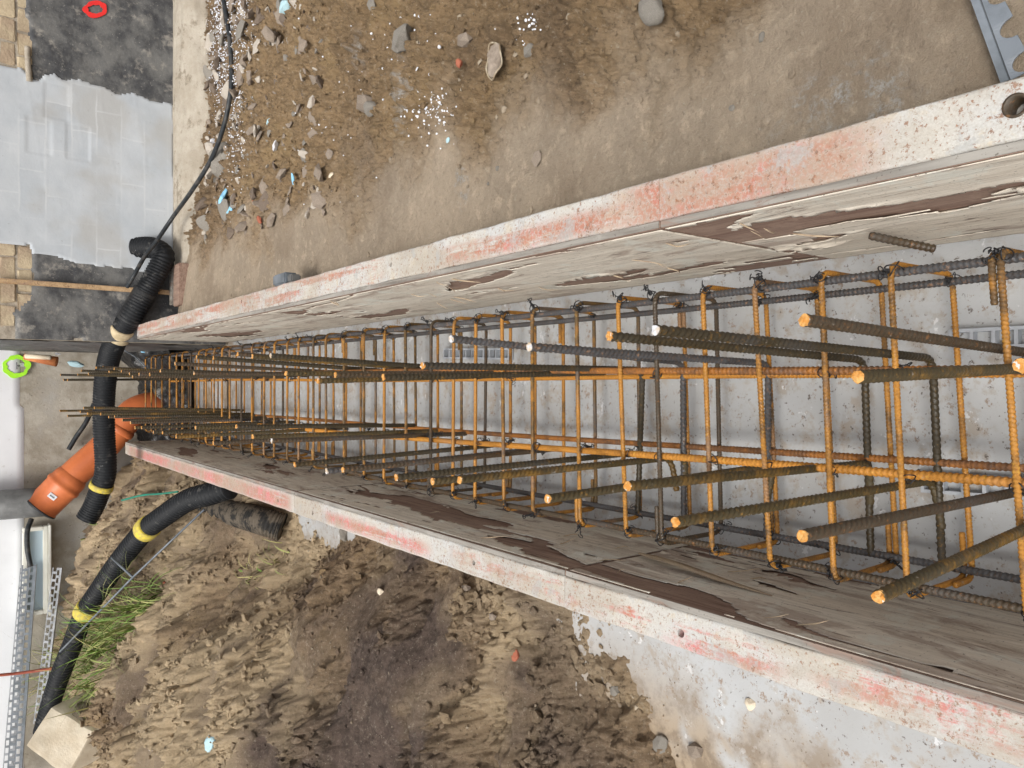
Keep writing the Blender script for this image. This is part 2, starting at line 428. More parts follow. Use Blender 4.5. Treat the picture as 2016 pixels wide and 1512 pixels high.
k = NT('crumb_soil', 0.95, 0.15); k.col(k.mix(k.ramp(k.noise(6, 5), 0.35, 0.65), (0.30, 0.22, 0.145), (0.14, 0.098, 0.064))); k.bump(k.noise(160, 5), 0.8, 0.004); MAT['crumb'] = k.m

def plain(name, a, b, sc=20, rough=0.8, bump=0.3, bsc=160, bd=0.002, spec=0.35):
    k = NT(name, rough, spec); k.col(k.mix(k.ramp(k.noise(sc, 6, 0.65), 0.35, 0.65), a, b))
    if bump: k.bump(k.noise(bsc, 5, 0.65), bump, bd)
    return k.m
MAT['stone'] = plain('stone_grey', (0.34, 0.31, 0.27), (0.22, 0.20, 0.17), 30, 0.85, 0.7, 90, 0.006)
MAT['flake'] = plain('mud_flake', (0.31, 0.255, 0.205), (0.19, 0.15, 0.115), 25, 0.9, 0.6)
MAT['brickbit'] = plain('brick_bit', (0.40, 0.13, 0.075), (0.30, 0.10, 0.06), 40, 0.9)
MAT['foam'] = plain('blue_foam', (0.25, 0.56, 0.80), (0.33, 0.62, 0.82), 12, 0.7)
MAT['foam_pale'] = plain('pale_foam', (0.45, 0.66, 0.74), (0.36, 0.50, 0.52), 25, 0.7)
MAT['white'] = plain('white_scrap', (0.74, 0.74, 0.76), (0.60, 0.60, 0.62), 30, 0.5)
MAT['bead'] = plain('foam_bead', (0.86, 0.87, 0.90), (0.76, 0.78, 0.84), 200, 0.5, 0)
MAT['sandstone'] = plain('sandstone', (0.76, 0.67, 0.53), (0.66, 0.56, 0.42), 10, 0.9, 0.4, 60, 0.005)
MAT['moss_stone'] = plain('dirty_stone', (0.20, 0.165, 0.12), (0.10, 0.08, 0.055), 18, 0.95, 0.6, 60, 0.006)
MAT['gravel'] = plain('gravel', (0.36, 0.30, 0.22), (0.20, 0.155, 0.11), 3, 0.85, 0.5)
MAT['galv'] = plain('galvanised', (0.17, 0.19, 0.215), (0.10, 0.115, 0.13), 16, 0.45, 0.2, 200, 0.001, 0.5)
MAT['galv_lt'] = plain('galvanised_light', (0.33, 0.34, 0.36), (0.15, 0.16, 0.17), 20, 0.45, 0.1, 200, 0.001, 0.5)
MAT['spacer'] = plain('spacer_plastic', (0.46, 0.49, 0.53), (0.38, 0.40, 0.43), 30, 0.6, 0.1)
k = NT('drain_hose', 0.6, 0.25); c = k.mix(k.ramp(k.noise(22, 6, 0.7), 0.56, 0.68, 0, 0.45), (0.011, 0.012, 0.014), (0.13, 0.125, 0.115)); c = k.mix(k.ramp(k.noise(55, 6, 0.75), 0.66, 0.70, 0, 0.7), c, (0.45, 0.45, 0.45)); k.col(c); MAT['hose'] = k.m
k = NT('mud_hose', 0.8, 0.3); c = k.mix(k.ramp(k.noise(14, 6, 0.7), 0.42, 0.58), (0.018, 0.017, 0.016), (0.11, 0.09, 0.068)); k.col(c); k.bump(k.noise(90, 4), 0.6, 0.004); MAT['mudhose'] = k.m
MAT['yellow'] = plain('yellow_band', (0.66, 0.52, 0.06), (0.42, 0.34, 0.10), 40, 0.7)
MAT['tape'] = plain('tan_band', (0.58, 0.47, 0.30), (0.42, 0.33, 0.20), 40, 0.8)
MAT['orange'] = plain('orange_pvc', (0.60, 0.17, 0.058), (0.50, 0.135, 0.048), 8, 0.42, 0.05)
MAT['rubber'] = plain('rubber', (0.015, 0.015, 0.017), (0.03, 0.03, 0.03), 40, 0.5, 0)
k = NT('cable', 0.5); k.col(k.mix(k.ramp(k.noise(30, 5), 0.45, 0.7), (0.022, 0.026, 0.030), (0.07, 0.065, 0.06))); MAT['cable'] = k.m
MAT['downpipe'] = plain('zinc_downpipe', (0.15, 0.15, 0.147), (0.10, 0.10, 0.098), 14, 0.5, 0.1)
k = NT('white_render', 0.85, 0.25); n = k.noise(3, 5); c = k.mix(k.ramp(n, 0.35, 0.7), (0.80, 0.81, 0.83), (0.74, 0.75, 0.77)); c = k.mix(k.ramp(k.noise(18, 6, .7), 0.6, 0.68, 0, .35), c, (0.45, 0.43, 0.40)); k.col(c); k.bump(k.noise(260, 4), 0.3, 0.002); MAT['render'] = k.m
k = NT('plinth', 0.9, 0.25); n = k.noise(6, 7, 0.65); c = k.mix(k.ramp(n, 0.35, 0.65), (0.44, 0.405, 0.345), (0.29, 0.255, 0.20)); c = k.mix(k.ramp(k.noise(3, 5, .6), 0.52, 0.66, 0, .8), c, (0.42, 0.40, 0.365)); c = k.mix(k.ramp(k.noise(50, 5, .7), 0.62, 0.67, 0, .6), c, (0.10, 0.085, 0.07)); k.col(c); k.bump(k.noise(60, 6), 0.5, 0.005); MAT['plinth'] = k.m
k = NT('grey_plaster', 0.8, 0.3); n = k.noise(4.5, 6, 0.6); c = k.mix(k.ramp(n, 0.35, 0.68), (0.43, 0.46, 0.49), (0.50, 0.525, 0.55)); c = k.mix(k.ramp(k.noise(2.2, 4), 0.5, 0.66, 0, .7), c, (0.40, 0.39, 0.37))
x_ = k.sep(); cb = k.n('ShaderNodeCombineXYZ'); k.set(cb.inputs[0], k.math('ADD', x_[0], k.math('MULTIPLY', k.noise(9, 4), .02))); k.set(cb.inputs[1], k.math('ADD', x_[2], k.math('MULTIPLY', k.noise(8, 4), .02)))
br = k.n('ShaderNodeTexBrick', Vector=cb.outputs[0], Color1=(0.0, 0.0, 0.0), Color2=(.6, .6, .6), Mortar=(1.0, 1.0, 1.0), Scale=1.0); br.inputs['Brick Width'].default_value = .25; br.inputs['Row Height'].default_value = .12; br.inputs['Mortar Size'].default_value = .006; br.inputs['Mortar Smooth'].default_value = .6
c = k.mix(k.math('MULTIPLY', br.outputs['Color'], k.ramp(k.noise(2.5, 4), .42, .62, .05, .55)), c, (0.60, 0.615, 0.625))
c = k.mix(k.ramp(k.noise(55, 6, .75), .64, .69, 0, .6), c, (0.26, 0.25, 0.24))
k.col(c); k.bump(k.noise(45, 6, .6), 0.25, 0.003); MAT['plaster'] = k.m
k = NT('bitumen', 0.6, 0.4); n = k.noise(7, 7, 0.7); c = k.mix(k.ramp(n, 0.36, 0.66), (0.055, 0.056, 0.060), (0.16, 0.157, 0.15)); c = k.mix(k.ramp(k.noise(11, 7, .75), 0.54, 0.68, 0, .85), c, (0.29, 0.27, 0.24)); c = k.mix(k.ramp(k.noise(90, 5, .7), 0.63, 0.68, 0, .7), c, (0.36, 0.34, 0.31)); k.col(c); k.rough(k.ramp(n, .3, .7, .35, .9)); k.bump(k.noise(40, 6), 0.6, 0.006); MAT['bitumen'] = k.m
k = NT('ledge_concrete', 0.9, 0.25); n = k.noise(7, 7, .68); c = k.mix(k.ramp(n, 0.35, 0.65), (0.42, 0.375, 0.31), (0.33, 0.285, 0.225)); c = k.mix(k.ramp(k.noise(9, 7, .75), 0.54, 0.64, 0, .85), c, (0.21, 0.175, 0.13)); c = k.mix(k.ramp(k.noise(140, 5, .7), 0.60, 0.68, 0, .6), c, (0.14, 0.11, 0.08)); k.col(c); k.bump(k.noise(45, 7, .7), 0.7, 0.008); MAT['ledge'] = k.m
MAT['brick'] = plain('yellow_brick', (0.52, 0.43, 0.29), (0.36, 0.27, 0.19), 5, 0.9, 0.8, 70, 0.006)
MAT['mortar'] = plain('mortar', (0.42, 0.37, 0.30), (0.27, 0.23, 0.18), 20, 0.95, 0.7, 60, 0.006)
MAT['red_spray'] = plain('red_spray', (0.80, 0.035, 0.03), (0.72, 0.03, 0.03), 30, 0.6, 0)
MAT['green_spray'] = plain('green_spray', (0.44, 0.95, 0.04), (0.38, 0.85, 0.04), 30, 0.6, 0)
MAT['ink'] = plain('ink', (0.03, 0.03, 0.04), (0.05, 0.05, 0.06), 30, 0.6, 0)
MAT['terracotta'] = plain('terracotta', (0.52, 0.20, 0.07), (0.40, 0.13, 0.05), 20, 0.85)
MAT['redrod'] = plain('red_primer', (0.38, 0.10, 0.06), (0.28, 0.07, 0.045), 20, 0.6, 0)
MAT['frame_white'] = plain('window_frame', (0.78, 0.77, 0.70), (0.72, 0.70, 0.62), 8, 0.5, 0)
k = NT('window_glass', 0.08, 0.6); k.col((0.38, 0.47, 0.53)); MAT['glass'] = k.m
k = NT('black_foil', 0.35, 0.5); k.col(k.mix(k.ramp(k.noise(9, 6, .7), .55, .66, 0, .5), (0.012, 0.012, 0.013), (0.16, 0.14, 0.115))); k.bump(k.noise(16, 5), 0.8, 0.02); MAT['foil'] = k.m
k = NT('grass_blade', 0.55, 0.3); c = k.mix(k.attr('dry'), (0.13, 0.235, 0.04), (0.46, 0.39, 0.17)); k.col(c); MAT['grass'] = k.m
k = NT('clear_bag', 0.3, 0.5); k.col(k.mix(k.ramp(k.noise(40, 4), .4, .6), (0.42, 0.36, 0.26), (0.26, 0.20, 0.13))); MAT['bag'] = k.m

# ================================================================== THE SETTING
def grid(xs, ys, zf):
    X, Y = np.meshgrid(xs, ys)
    return X, Y, zf(X, Y)
def grid_quads(nx, ny):
    i = np.arange(ny - 1)[:, None] * nx + np.arange(nx - 1)[None, :]
    return np.stack([i, i + 1, i + nx + 1, i + nx], -1).reshape(-1, 4)
def graded(a, b, d0, d1):
    """positions from a to b whose spacing grows from d0 to d1"""
    out = [a]; L = b - a
    while out[-1] < b: out.append(out[-1] + d0 + (d1 - d0) * (out[-1] - a) / L)
    out[-1] = b
    return np.array(out)

# ground under everything, out to the horizon
struct(MB().add([(-150, -150, -.10), (150, -150, -.10), (150, 150, -.10), (-150, 150, -.10)], [(0, 1, 2, 3)]).obj('ground', MAT['earth']))

# concrete floor slab (with dirt swept on to it beside the mound)
xs = np.arange(-2.0, 0.6, 0.022); ys = np.arange(-0.8, 6.3, 0.022)
X, Y, Z = grid(xs, ys, lambda x, y: 0.0012 * fbm(x * 2, y * 2, 3, 4))
dl = fbm(X * 5, Y * 5, 5, 31)
dirt = sstep(-0.60, -0.90, X) * sstep(-.12, 0.28, dl + 0.50 * sstep(.95, 1.5, Y) - 0.20 * sstep(.9, 0.5, Y) + .38 * sstep(-.75, -1.05, X))
dirt = np.maximum(dirt, sstep(4.2, 4.9, Y) * sstep(-0.1, 0.3, dl))
struct(link('concrete_floor', np_mesh('concrete_floor', np.stack([X, Y, Z], -1), grid_quads(len(xs), len(ys)), None, MAT['floor'], True, {'dirt': dirt})))

# ---- soil mound on the left
ctrl = []
def cp(px, py, z): p = at(px, py, z=z); ctrl.append((p[0], p[1], z))
for px, py, z in [(1165, 1225, .0), (1235, 1350, .0), (1310, 1500, .0), (1300, 1300, -.05), (1500, 1400, -.06), (1800, 1490, -.06), (1430, 1500, -.05), (1700, 1440, -.06),
                  (560, 1012, .05), (600, 1055, -.02), (640, 1035, -.03), (690, 1060, -.02), (650, 1095, .01), (720, 1075, .04),
                  (1080, 1200, .03), (950, 1160, .06), (820, 1115, .08), (760, 1090, .06), (1100, 1300, .03), (1000, 1260, .07), (1000, 1400, .07), (1000, 1500, .11), (1150, 1420, .02),
                  (800, 1230, .14), (800, 1350, .20), (800, 1480, .22), (600, 1150, .19), (620, 1280, .29), (600, 1430, .38), (430, 1150, .30), (440, 1280, .46), (430, 1420, .54),
                  (330, 1330, .60), (300, 1450, .66), (250, 1420, .68), (215, 1490, .72),
                  (500, 1040, .14), (430, 1010, .22), (350, 1010, .27), (350, 1100, .36), (270, 960, .30), (230, 1010, .40)]:
    cp(px, py, z)
for x, y, z in [(-.55, 5.9, .20), (-.95, 5.9, .52), (-1.4, 5.95, .62), (-2.0, 6.0, .66), (-2.8, 6.0, .66), (-4, 6, .70), (-1.25, 5.2, .55), (-1.8, 5.3, .55), (-2.4, 5.4, .58), (-3.2, 5.2, .66),
                (-3.8, 4.2, .72), (-3.5, 3, .6), (-3, 2, .4), (-2.6, 1.2, .2), (-2.4, .4, .1), (-1.6, .3, -.06), (-.8, .3, -.06), (-.55, 1.2, -.06), (-1.0, -.3, -.06), (-4, 0, .2)]:
    ctrl.append((x, y, z))
tps_l = TPS(ctrl)
def ridge_l(x, y):
    return np.clip(1 - 2.2 * np.abs(fbm(x * 1.1 + .35 * y + .2, y * 2.3 - .5 * x, 3, 55)), -1, 1)
def smooth_l(x, y):
    return sstep(0.08, 0.30, fbm(x * 2.0 + .4 * y, y * 2.6, 3, 14) + .30 * np.exp(-((x + 1.25) / .40) ** 2 - ((y - 2.55) / .45) ** 2))
def wet_dark_l(x, y):
    near = sstep(3.5, 2.3, y + 0.45 * x + 0.8 * fbm(x * 1.3, y * 1.3, 3, 3) + .9)
    e = near * sstep(-0.30, 0.20, fbm(x * 1.7, y * 1.7, 4, 8) + .10) + .75 * sstep(.35, -.35, ridge_l(x, y)) * sstep(-.2, .25, fbm(x * 2.4, y * 2.4, 4, 18)) + .5 * smooth_l(x, y)  # besides the damp near ground, also darker in the hollows between ridges
    bank = sstep(3.6, 4.4, y) * sstep(-1.75, -1.45, x)
    return sstep(-.02, .07, tps_l(x, y)) * np.clip(e * (1 - .4 * bank) + .5 * bank * sstep(-.1, .3, fbm(x * 4, y * 4, 4, 88)), 0, 1)
def z_left(x, y, fine=True):
    z = tps_l(x, y)
    z = z + sstep(.16, .02, np.abs(z)) * (.022 * fbm(x * 4, y * 4, 3, 13) + .030 * fbm(x * 13, y * 13, 4, 14, .6))
    act = sstep(-.045, .10, z) ** 1.3
    sm = smooth_l(x, y); rd = ridge_l(x, y)
    w, wv = worley(x * 6.5 + .6 * perlin(x * 6, y * 6, 2), y * 6.5 + .6 * perlin(x * 6, y * 6, 12), 3)
    w2, wv2 = worley(x * 19 + .5 * perlin(x * 18, y * 18, 7), y * 19 + .5 * perlin(x * 18, y * 18, 17), 5)
    w3, wv3 = worley(x * 52, y * 52, 8)
    clump = sstep(-.25, .30, fbm(x * 2.7, y * 2.7, 3, 40) + .05)
    z = z + act * (.085 * fbm(x * 1.8, y * 1.8, 3, 1) + .085 * (rd - .45) * (.4 + .6 * sstep(-.3, .4, fbm(x * .9, y * .9, 2, 66))) + .035 * fbm(x * 5.5, y * 5.5, 3, 21) * (1 - .7 * sm))
    wx = x + .05 * perlin(x * 5, y * 5, 91); wy = y + .05 * perlin(x * 5, y * 5, 92)
    bil = .16 * np.abs(perlin(wx * 3.3, wy * 3.3, 31)) + .085 * np.abs(perlin(wx * 7.1, wy * 7.1, 32)) + .045 * np.abs(perlin(wx * 15, wy * 15, 33)) + .035 * np.abs(perlin(x * 31, y * 31, 34))
    z = z + act * (1 - .75 * sm) * (bil - .07)
    z = z + act * (1 - sm) * (.120 * np.clip(wv - .45, 0, 1) * sstep(.52, .34, w) + (.25 + .75 * clump) * (.050 * wv2 ** 2 * sstep(.50, .28, w2) + .018 * wv3 ** 2 * sstep(.48, .2, w3)))
    z = z - act * (1 - sm) * .030 * sstep(.06, .0, np.abs(fbm(x * 3.1, y * 3.1, 3, 77)))
    if fine: z = z + act * (1 - .9 * sm) * .034 * fbm(x * 30, y * 30, 4, 9, .66)
    return z
def fan(sign, x_edge, y0, y1, d0, d1, ncol, zf, attrs, name, mat, far):
    """height field that widens away from the camera, so that its cells stay small"""
    ys = graded(y0, y1, d0, d1); nf = int(ncol * .9)
    u = np.concatenate([np.linspace(0, 1, nf, endpoint=False), 1 + np.linspace(0, 1, ncol - nf) ** 1.5])
    W = 1.15 * np.maximum(.4 * ys + .40, .5) - .30
    Yg = np.repeat(ys[:, None], ncol, 1)
    Ug = u[None, :]
    Xg = np.where(Ug <= 1, x_edge + Ug * W[:, None], x_edge + W[:, None] + (Ug - 1) * (far - x_edge - W[:, None]))
    Xg = Xg * sign
    Zg = zf(Xg, Yg)
    q = grid_quads(ncol, len(ys))
    if sign < 0: q = q[:, ::-1]
    return struct(link(name, np_mesh(name, np.stack([Xg, Yg, Zg], -1), q, None, mat, True, attrs(Xg, Yg))))
def attrs_l(X, Y):
    return {'rough': sstep(-.35, .3, fbm(X * 1.5, Y * 1.5, 4, 22) + .10 - .35 * sstep(2.0, 3.4, Y)), 'wet_dark': wet_dark_l(X, Y), 'chalk': np.zeros_like(X)}
fan(-1, .468, 0.3, 6.2, .0055, .0145, 370, z_left, attrs_l, 'soil_mound', MAT['soil_l'], 4.4)

# ---- yard on the right: dusty hard strip beside the form, rough earth, debris hollow before the wall ledge
bnd = np.array([at(px, py, z=zz) for px, py, zz in [(380, 492, .33), (504, 462, .34), (640, 420, .36), (760, 345, .38), (880, 268, .38), (1010, 250, .39), (1150, 235, .39), (1330, 150, .40), (1500, 60, .40), (1650, -40, .40)]])
bY = bnd[::-1, 1]; bX = bnd[::-1, 0]
ctr2 = [(x, y, z) for x, y, z in [(.34, -.3, .40), (.34, 1, .40), (.34, 2, .385), (.34, 3, .365), (.34, 4, .345), (.34, 4.55, .33), (.8, -.3, .40), (.8, 1, .40), (1.5, 0, .41), (2.5, 0, .43), (1.2, 1.5, .39), (.8, 2.2, .38), (1.5, 2.3, .39),
        (2.3, 1.5, .42), (3.5, 1, .45), (.75, 3.3, .355), (1.3, 3.0, .345), (2.0, 3.0, .375), (3, 3, .42), (.95, 4.0, .26), (1.3, 4.2, .20), (1.8, 4.25, .20), (2.6, 4.3, .21), (3.6, 4.3, .22), (1.1, 3.6, .29), (1.7, 3.7, .27), (2.3, 3.6, .30), (3.4, 3.5, .36), (.55, 4.3, .325)]]
tps_r = TPS(ctr2)
def rough_r(x, y):
    b = np.interp(y, bY, bX)
    return sstep(-.10, .16, x - b + .22 * fbm(x * 3.5, y * 3.5, 4, 12))
def z_right(x, y, fine=True):
    a = rough_r(x, y)
    z = tps_r(x, y) + .010 * fbm(x * 1.6, y * 1.6, 3, 2)
    deb = sstep(2.9, 3.8, y) * a
    w, wv = worley(x * 9 + .5 * perlin(x * 6, y * 6, 2), y * 9, 9)
    w2, wv2 = worley(x * 24, y * 24, 19); w3, wv3 = worley(x * 60, y * 60, 29)
    z = z + a * (.024 * wv2 ** 2 * sstep(.48, .26, w2) * sstep(-.2, .35, fbm(x * 3.3, y * 3.3, 3, 45)) + .007 * wv3 * sstep(.5, .1, w3))
    z = z + a * (.034 * fbm(x * 4, y * 4, 4, 5) + .012 * np.abs(fbm(x * 13, y * 13, 3, 25)) + .020 * np.clip(wv - .55, 0, 1) * sstep(.6, .2, w))
    z = z + a * (.030 * np.abs(perlin(x * 6, y * 6, 35)) + .022 * np.abs(perlin(x * 14, y * 14, 36)) + .014 * np.abs(perlin(x * 29, y * 29, 37)) - .012)
    z = z + deb * (.035 * np.abs(fbm(x * 8, y * 8, 4, 51)) + .020 * fbm(x * 20, y * 20, 3, 52))
    z = z - .018 * a * sstep(.10, .0, np.abs(fbm(x * 2.2, y * 2.2, 3, 91)))
    if fine: z = z + (.0035 + .024 * a) * fbm(x * 30, y * 30, 5, 61, .64)
    return z
def chalk_r(x, y):
    m = np.zeros_like(x)
    for px, py, rx, ry in [(903, 362, .035, .055), (1665, 190, .12, .055), (1730, 225, .05, .03), (700, 105, .05, .05), (780, 200, .05, .13)]:
        p = at(px, py, z=.40); m = np.maximum(m, sstep(1.25, .2, np.hypot((x - p[0]) / ry, (y - p[1]) / rx) + .9 * fbm(x * 14, y * 14, 4, 17)))
    return .8 * m * sstep(-.15, .25, fbm(x * 40, y * 40, 4, 71))
def attrs_r(X, Y):
    rr = rough_r(X, Y)
    return {'rough': rr * .95, 'wet_dark': np.clip(.65 * sstep(.1, .5, fbm(X * 1.9, Y * 1.9, 4, 33)) + .5 * sstep(3.3, 3.9, Y), 0, .85) * rr + .30 * (1 - rr) * sstep(.05, .4, fbm(X * 2.6, Y * 2.6, 4, 43)), 'chalk': chalk_r(X, Y)}  # the same mask makes the soil darker under the debris flakes
fan(1, .335, 0.15, 4.60, .0055, .0110, 370, z_right, attrs_r, 'yard_earth', MAT['soil_r'], 4.2)

# ---- concrete ledge (old footing) at the foot of the wall on the right
WY, WC = 4.72, 0.222        # right wall plane and its free corner
xs = np.arange(.50, 4.4, .02)
prof = [(4.719, .318), (4.66, .316), (4.58, .300), (4.52, .255), (4.47, .20), (4.44, .08)]
prof = np.array([np.array(prof[i]) * (1 - t) + np.array(prof[i + 1]) * t for i in range(len(prof) - 1) for t in np.linspace(0, 1, 8, endpoint=False)] + [prof[-1]])
X, U = np.meshgrid(xs, np.arange(len(prof)))
Yp = prof[U, 0]; Zp = prof[U, 1]
Yp = np.where(U > 0, Yp + .040 * fbm(X * 2.2, U * .05, 5, 3), Yp); Zp = np.where(U > 0, Zp + .008 * fbm(X * 9, U * .2, 4, 8), Zp)
struct(link('concrete_ledge', np_mesh('concrete_ledge', np.stack([X, Yp, Zp], -1), grid_quads(len(xs), len(prof))[:, ::-1], None, MAT['ledge'], True)))

# ================================================================== BUILDINGS
def sheet(name, parent, mat, x0, x1, z0, z1, y, inside, res=.012, thick=.008, relief=None, wob=.012, seed=0):
    """a coat on a wall: all grid cells inside an outline, ragged edge, real thickness"""
    xs = np.arange(x0, x1 + res, res); zs = np.arange(z0, z1 + res, res)
    X, Zz = np.meshgrid(xs, zs)
    Xw = X + wob * fbm(X * 9, Zz * 9, 4, seed + 5) * 2; Zw = Zz + wob * fbm(X * 9 + 40, Zz * 9, 4, seed + 6) * 2
    m = inside(Xw, Zw)
    mq = m[:-1, :-1] & m[1:, :-1] & m[:-1, 1:] & m[1:, 1:]
    d = thick + (relief(X, Zz) if relief is not None else 0 * X)
    edge = np.zeros(m.shape, bool); edge[:-1, :-1] |= ~mq; edge[1:, :-1] |= ~mq; edge[:-1, 1:] |= ~mq; edge[1:, 1:] |= ~mq
    d = np.where(edge, .0006, d)
    nx, ny = len(xs), len(zs)
    q = grid_quads(nx, ny)[mq.ravel()]
    V = np.stack([X, y - d, Zz], -1).reshape(-1, 3)
    used = np.unique(q); mp = np.full(len(V), -1); mp[used] = np.arange(len(used))
    return link(name, np_mesh(name, V[used], mp[q], None, mat, True), parent)
def in_poly(poly):
    poly = np.array(poly)
    def f(x, z):
        ins = np.zeros(np.shape(x), bool); n = len(poly); j = n - 1
        for i in range(n):
            xi, zi = poly[i]; xj, zj = poly[j]
            c = ((zi > z) != (zj > z)) & (x < (xj - xi) * (z - zi) / (zj - zi + 1e-12) + xi)
            ins ^= c; j = i
        return ins
    return f
def wp(px, py, Y): p = at(px, py, Y=Y); return (p[0], p[2])

# ---- right building wall: brickwork above, bitumen coat below, fresh grey plaster patch
rw = thing('building_wall', 'old building wall with black bitumen base, yellow bricks and grey plaster patch', 'wall', (0, 0, 0))
MB().box(WC + .01, 5.0, WY + .012, WY + 1.7, -.1, 2.6).obj('masonry', MAT['mortar'], rw, bevel=.006)
random.seed(3)
bw, bh, gap = .112, .066, .011
zz = 1.008; row = 0
brick_mesh = []
for v in range(4):
    b = MB().box(-bw / 2, bw / 2, -.012, .05, -bh / 2, bh / 2).mesh('brick', MAT['brick'], bevel=.004)
    for vt in b.vertices: vt.co += Vector((random.gauss(0, .0022), random.gauss(0, .0020), random.gauss(0, .0022)))
    brick_mesh.append(b)
while row < 4:
    x = WC + .07 + (row % 2) * .06
    while x < 3.6:
        o = link('brick', random.choice(brick_mesh), rw, (x, WY + .0175 + random.gauss(0, .002), zz + bh / 2)); o.rotation_euler = (0, random.gauss(0, .012), random.gauss(0, .01))
        x += bw + gap
    zz += bh + gap; row += 1
# bitumen: left (beside the corner) and right (beyond the plaster)
bit_poly = [wp(52, 690, WY), wp(25, 676, WY), wp(26, 640, WY), wp(24, 610, WY), wp(34, 600, WY), wp(55, 575, WY), wp(60, 530, WY), wp(62, 495, WY), wp(110, 300, WY), wp(58, 150, WY), wp(52, 95, WY), wp(48, 40, WY), wp(45, -20, WY), wp(45, -260, WY), (4.2, .30), (WC + .0, .02), (WC + .0, .98)]
sheet('bitumen_coat', rw, MAT['bitumen'], WC + .012, 4.2, .02, 1.10, WY + .010, in_poly(bit_poly), .014, .012, lambda x, z: .004 * fbm(x * 6, z * 6, 4, 3), .010, 2)
pl_poly = [wp(-60, 118, WY), wp(0, 126, WY), wp(44, 133, WY), wp(70, 160, WY), wp(88, 146, WY), (wp(108, 142, WY)), wp(128, 158, WY), wp(155, 154, WY), wp(185, 165, WY), wp(205, 168, WY), wp(232, 184, WY), wp(262, 180, WY), wp(300, 198, WY), wp(338, 200, WY), wp(344, 206, WY), wp(344, 535, WY), wp(300, 540, WY), wp(255, 530, WY), wp(200, 527, WY), wp(150, 520, WY), wp(120, 508, WY), wp(60, 500, WY), wp(56, 484, WY), wp(0, 482, WY), wp(-60, 478, WY)]
def trowel(x, z):
    r = .0016 * fbm(x * 2.5, z * 2.5, 4, 9) + .0012 * fbm(x * 7, z * 7, 4, 19)
    for i, (xx, w, s) in enumerate([(1.35, .5, 1), (1.62, .6, -1), (1.9, .5, 1), (2.2, .55, -1), (2.45, .5, 1), (1.2, .4, -1)]):
        for zz_, ph in ((.48, 0), (.62, .1), (.80, -.05), (.98, .06)):
            l = z - zz_ - .05 * np.sin((x - xx) * 3 + i) - ph * .3
            r = r + .0007 * sstep(.006, .0, np.abs(l + .01 * perlin(x * 7, z * 2, i))) * sstep(w * .5, w * .2, np.abs(x - xx + ph))
    for bx, bz in [(1.30, .98), (1.30, .80), (2.15, .96), (1.5, .90), (2.0, .70)]:
        r = r - .0026 * sstep(.10, .09, np.abs(x - bx)) * sstep(.06, .052, np.abs(z - bz))
    return r
sheet('plaster_patch', rw, MAT['plaster'], 0.6, 3.1, .30, 1.42, WY + .0, in_poly(pl_poly), .008, .008, trowel, .005, 4)
# side of that wall towards the far corner: torn bitumen and dirt
xs = np.arange(WY + .02, 6.25, .02); zs = np.arange(-.02, 2.6, .02)
A, B = np.meshgrid(xs, zs)
link('wall_return', np_mesh('wall_return', np.stack([WC + .008 - .012 * np.abs(fbm(A * 6, B * 6, 4, 2)), A, B], -1), grid_quads(len(xs), len(zs))[:, ::-1], None, MAT['bitumen'], True), rw)
# plaster nib hanging between bricks and bitumen
p0 = at(54, 92, Y=WY - .012); p1 = at(58, 160, Y=WY - .012)
link('mortar_streak', tube_mesh('mortar_streak', spline([p0, (p0 + p1) / 2 + np.array([.01, 0, .003]), p1], 6), .014, MAT['ledge'], 8), rw)
# red sprayed ring
def ring_mesh(name, pts_outer, pts_inner, mat):
    n = len(pts_outer); V = np.concatenate([pts_outer, pts_inner]); i = np.arange(n); j = (i + 1) % n
    back = V + np.array([0, .004, 0]); VV = np.concatenate([V, back]); m = 2 * n
    q = np.concatenate([np.stack([i, j, n + j, n + i], 1), np.stack([j, i, m + i, m + j], 1), np.stack([n + i, n + j, m + n + j, m + n + i], 1)])
    return np_mesh(name, VV, q, None, mat)
def spray(px, py, rx, ry, wx, Y, n=48, seed=1, irregular=.06, tilt=0):
    a = np.arange(n) / n * 2 * np.pi; j = 1 + irregular * np.array([perlin(np.cos(t) * 1.7, np.sin(t) * 1.7, seed) for t in a]).ravel() * 2
    j2 = 1 + irregular * 1.5 * np.array([perlin(np.cos(t) * 2.2 + 9, np.sin(t) * 2.2, seed) for t in a]).ravel() * 2
    def ptsr(kx, ky, j):
        return np.array([at(px + math.cos(t) * kx * jj + tilt * math.sin(t) * ky, py + math.sin(t) * ky * jj, Y=Y) for t, jj in zip(a, j)])
    return ptsr(rx, ry, j), ptsr(rx - wx, ry - wx, j2)
link('spray_ring', ring_mesh('spray_ring', *spray(188, 18, 24, 17, 9, WY - .0085, seed=2, irregular=.10), MAT['red_spray']), rw)
rw.children[-1]['label'] = 'red sprayed ring on the black bitumen'

# ---- left building wall: white render above a grey cement plinth
LY = 6.24
lw = thing('rendered_wall', 'white rendered house wall above a grey cement plinth, green ring sprayed on it', 'wall')
MB().box(-6.0, WC + .004, LY + .02, LY + .35, -.1, 2.6).obj('masonry', MAT['mortar'], lw)
zb = wp(47, 800, LY)[1]
sheet('plinth', lw, MAT['plinth'], -6.0, WC, -.05, zb + .05, LY + .012, lambda x, z: z > -9, .022, .012, lambda x, z: .007 * fbm(x * 2.5, z * 2.5, 4, 6), 0)
sheet('render_coat', lw, MAT['render'], -6.0, WC, zb - .12, 2.6, LY, lambda x, z: z > zb + .006 * perlin(x * 4, 0 * x, 3) - .012 * sstep(-.28, -.45, x), .024, .014, lambda x, z: .002 * fbm(x * 2, z * 2, 3, 1), .002, 7)
gr = link('spray_ring', ring_mesh('spray_ring', *spray(32, 721, 27, 22, 8, LY - .0175, seed=5, irregular=.12), MAT['green_spray']), lw)
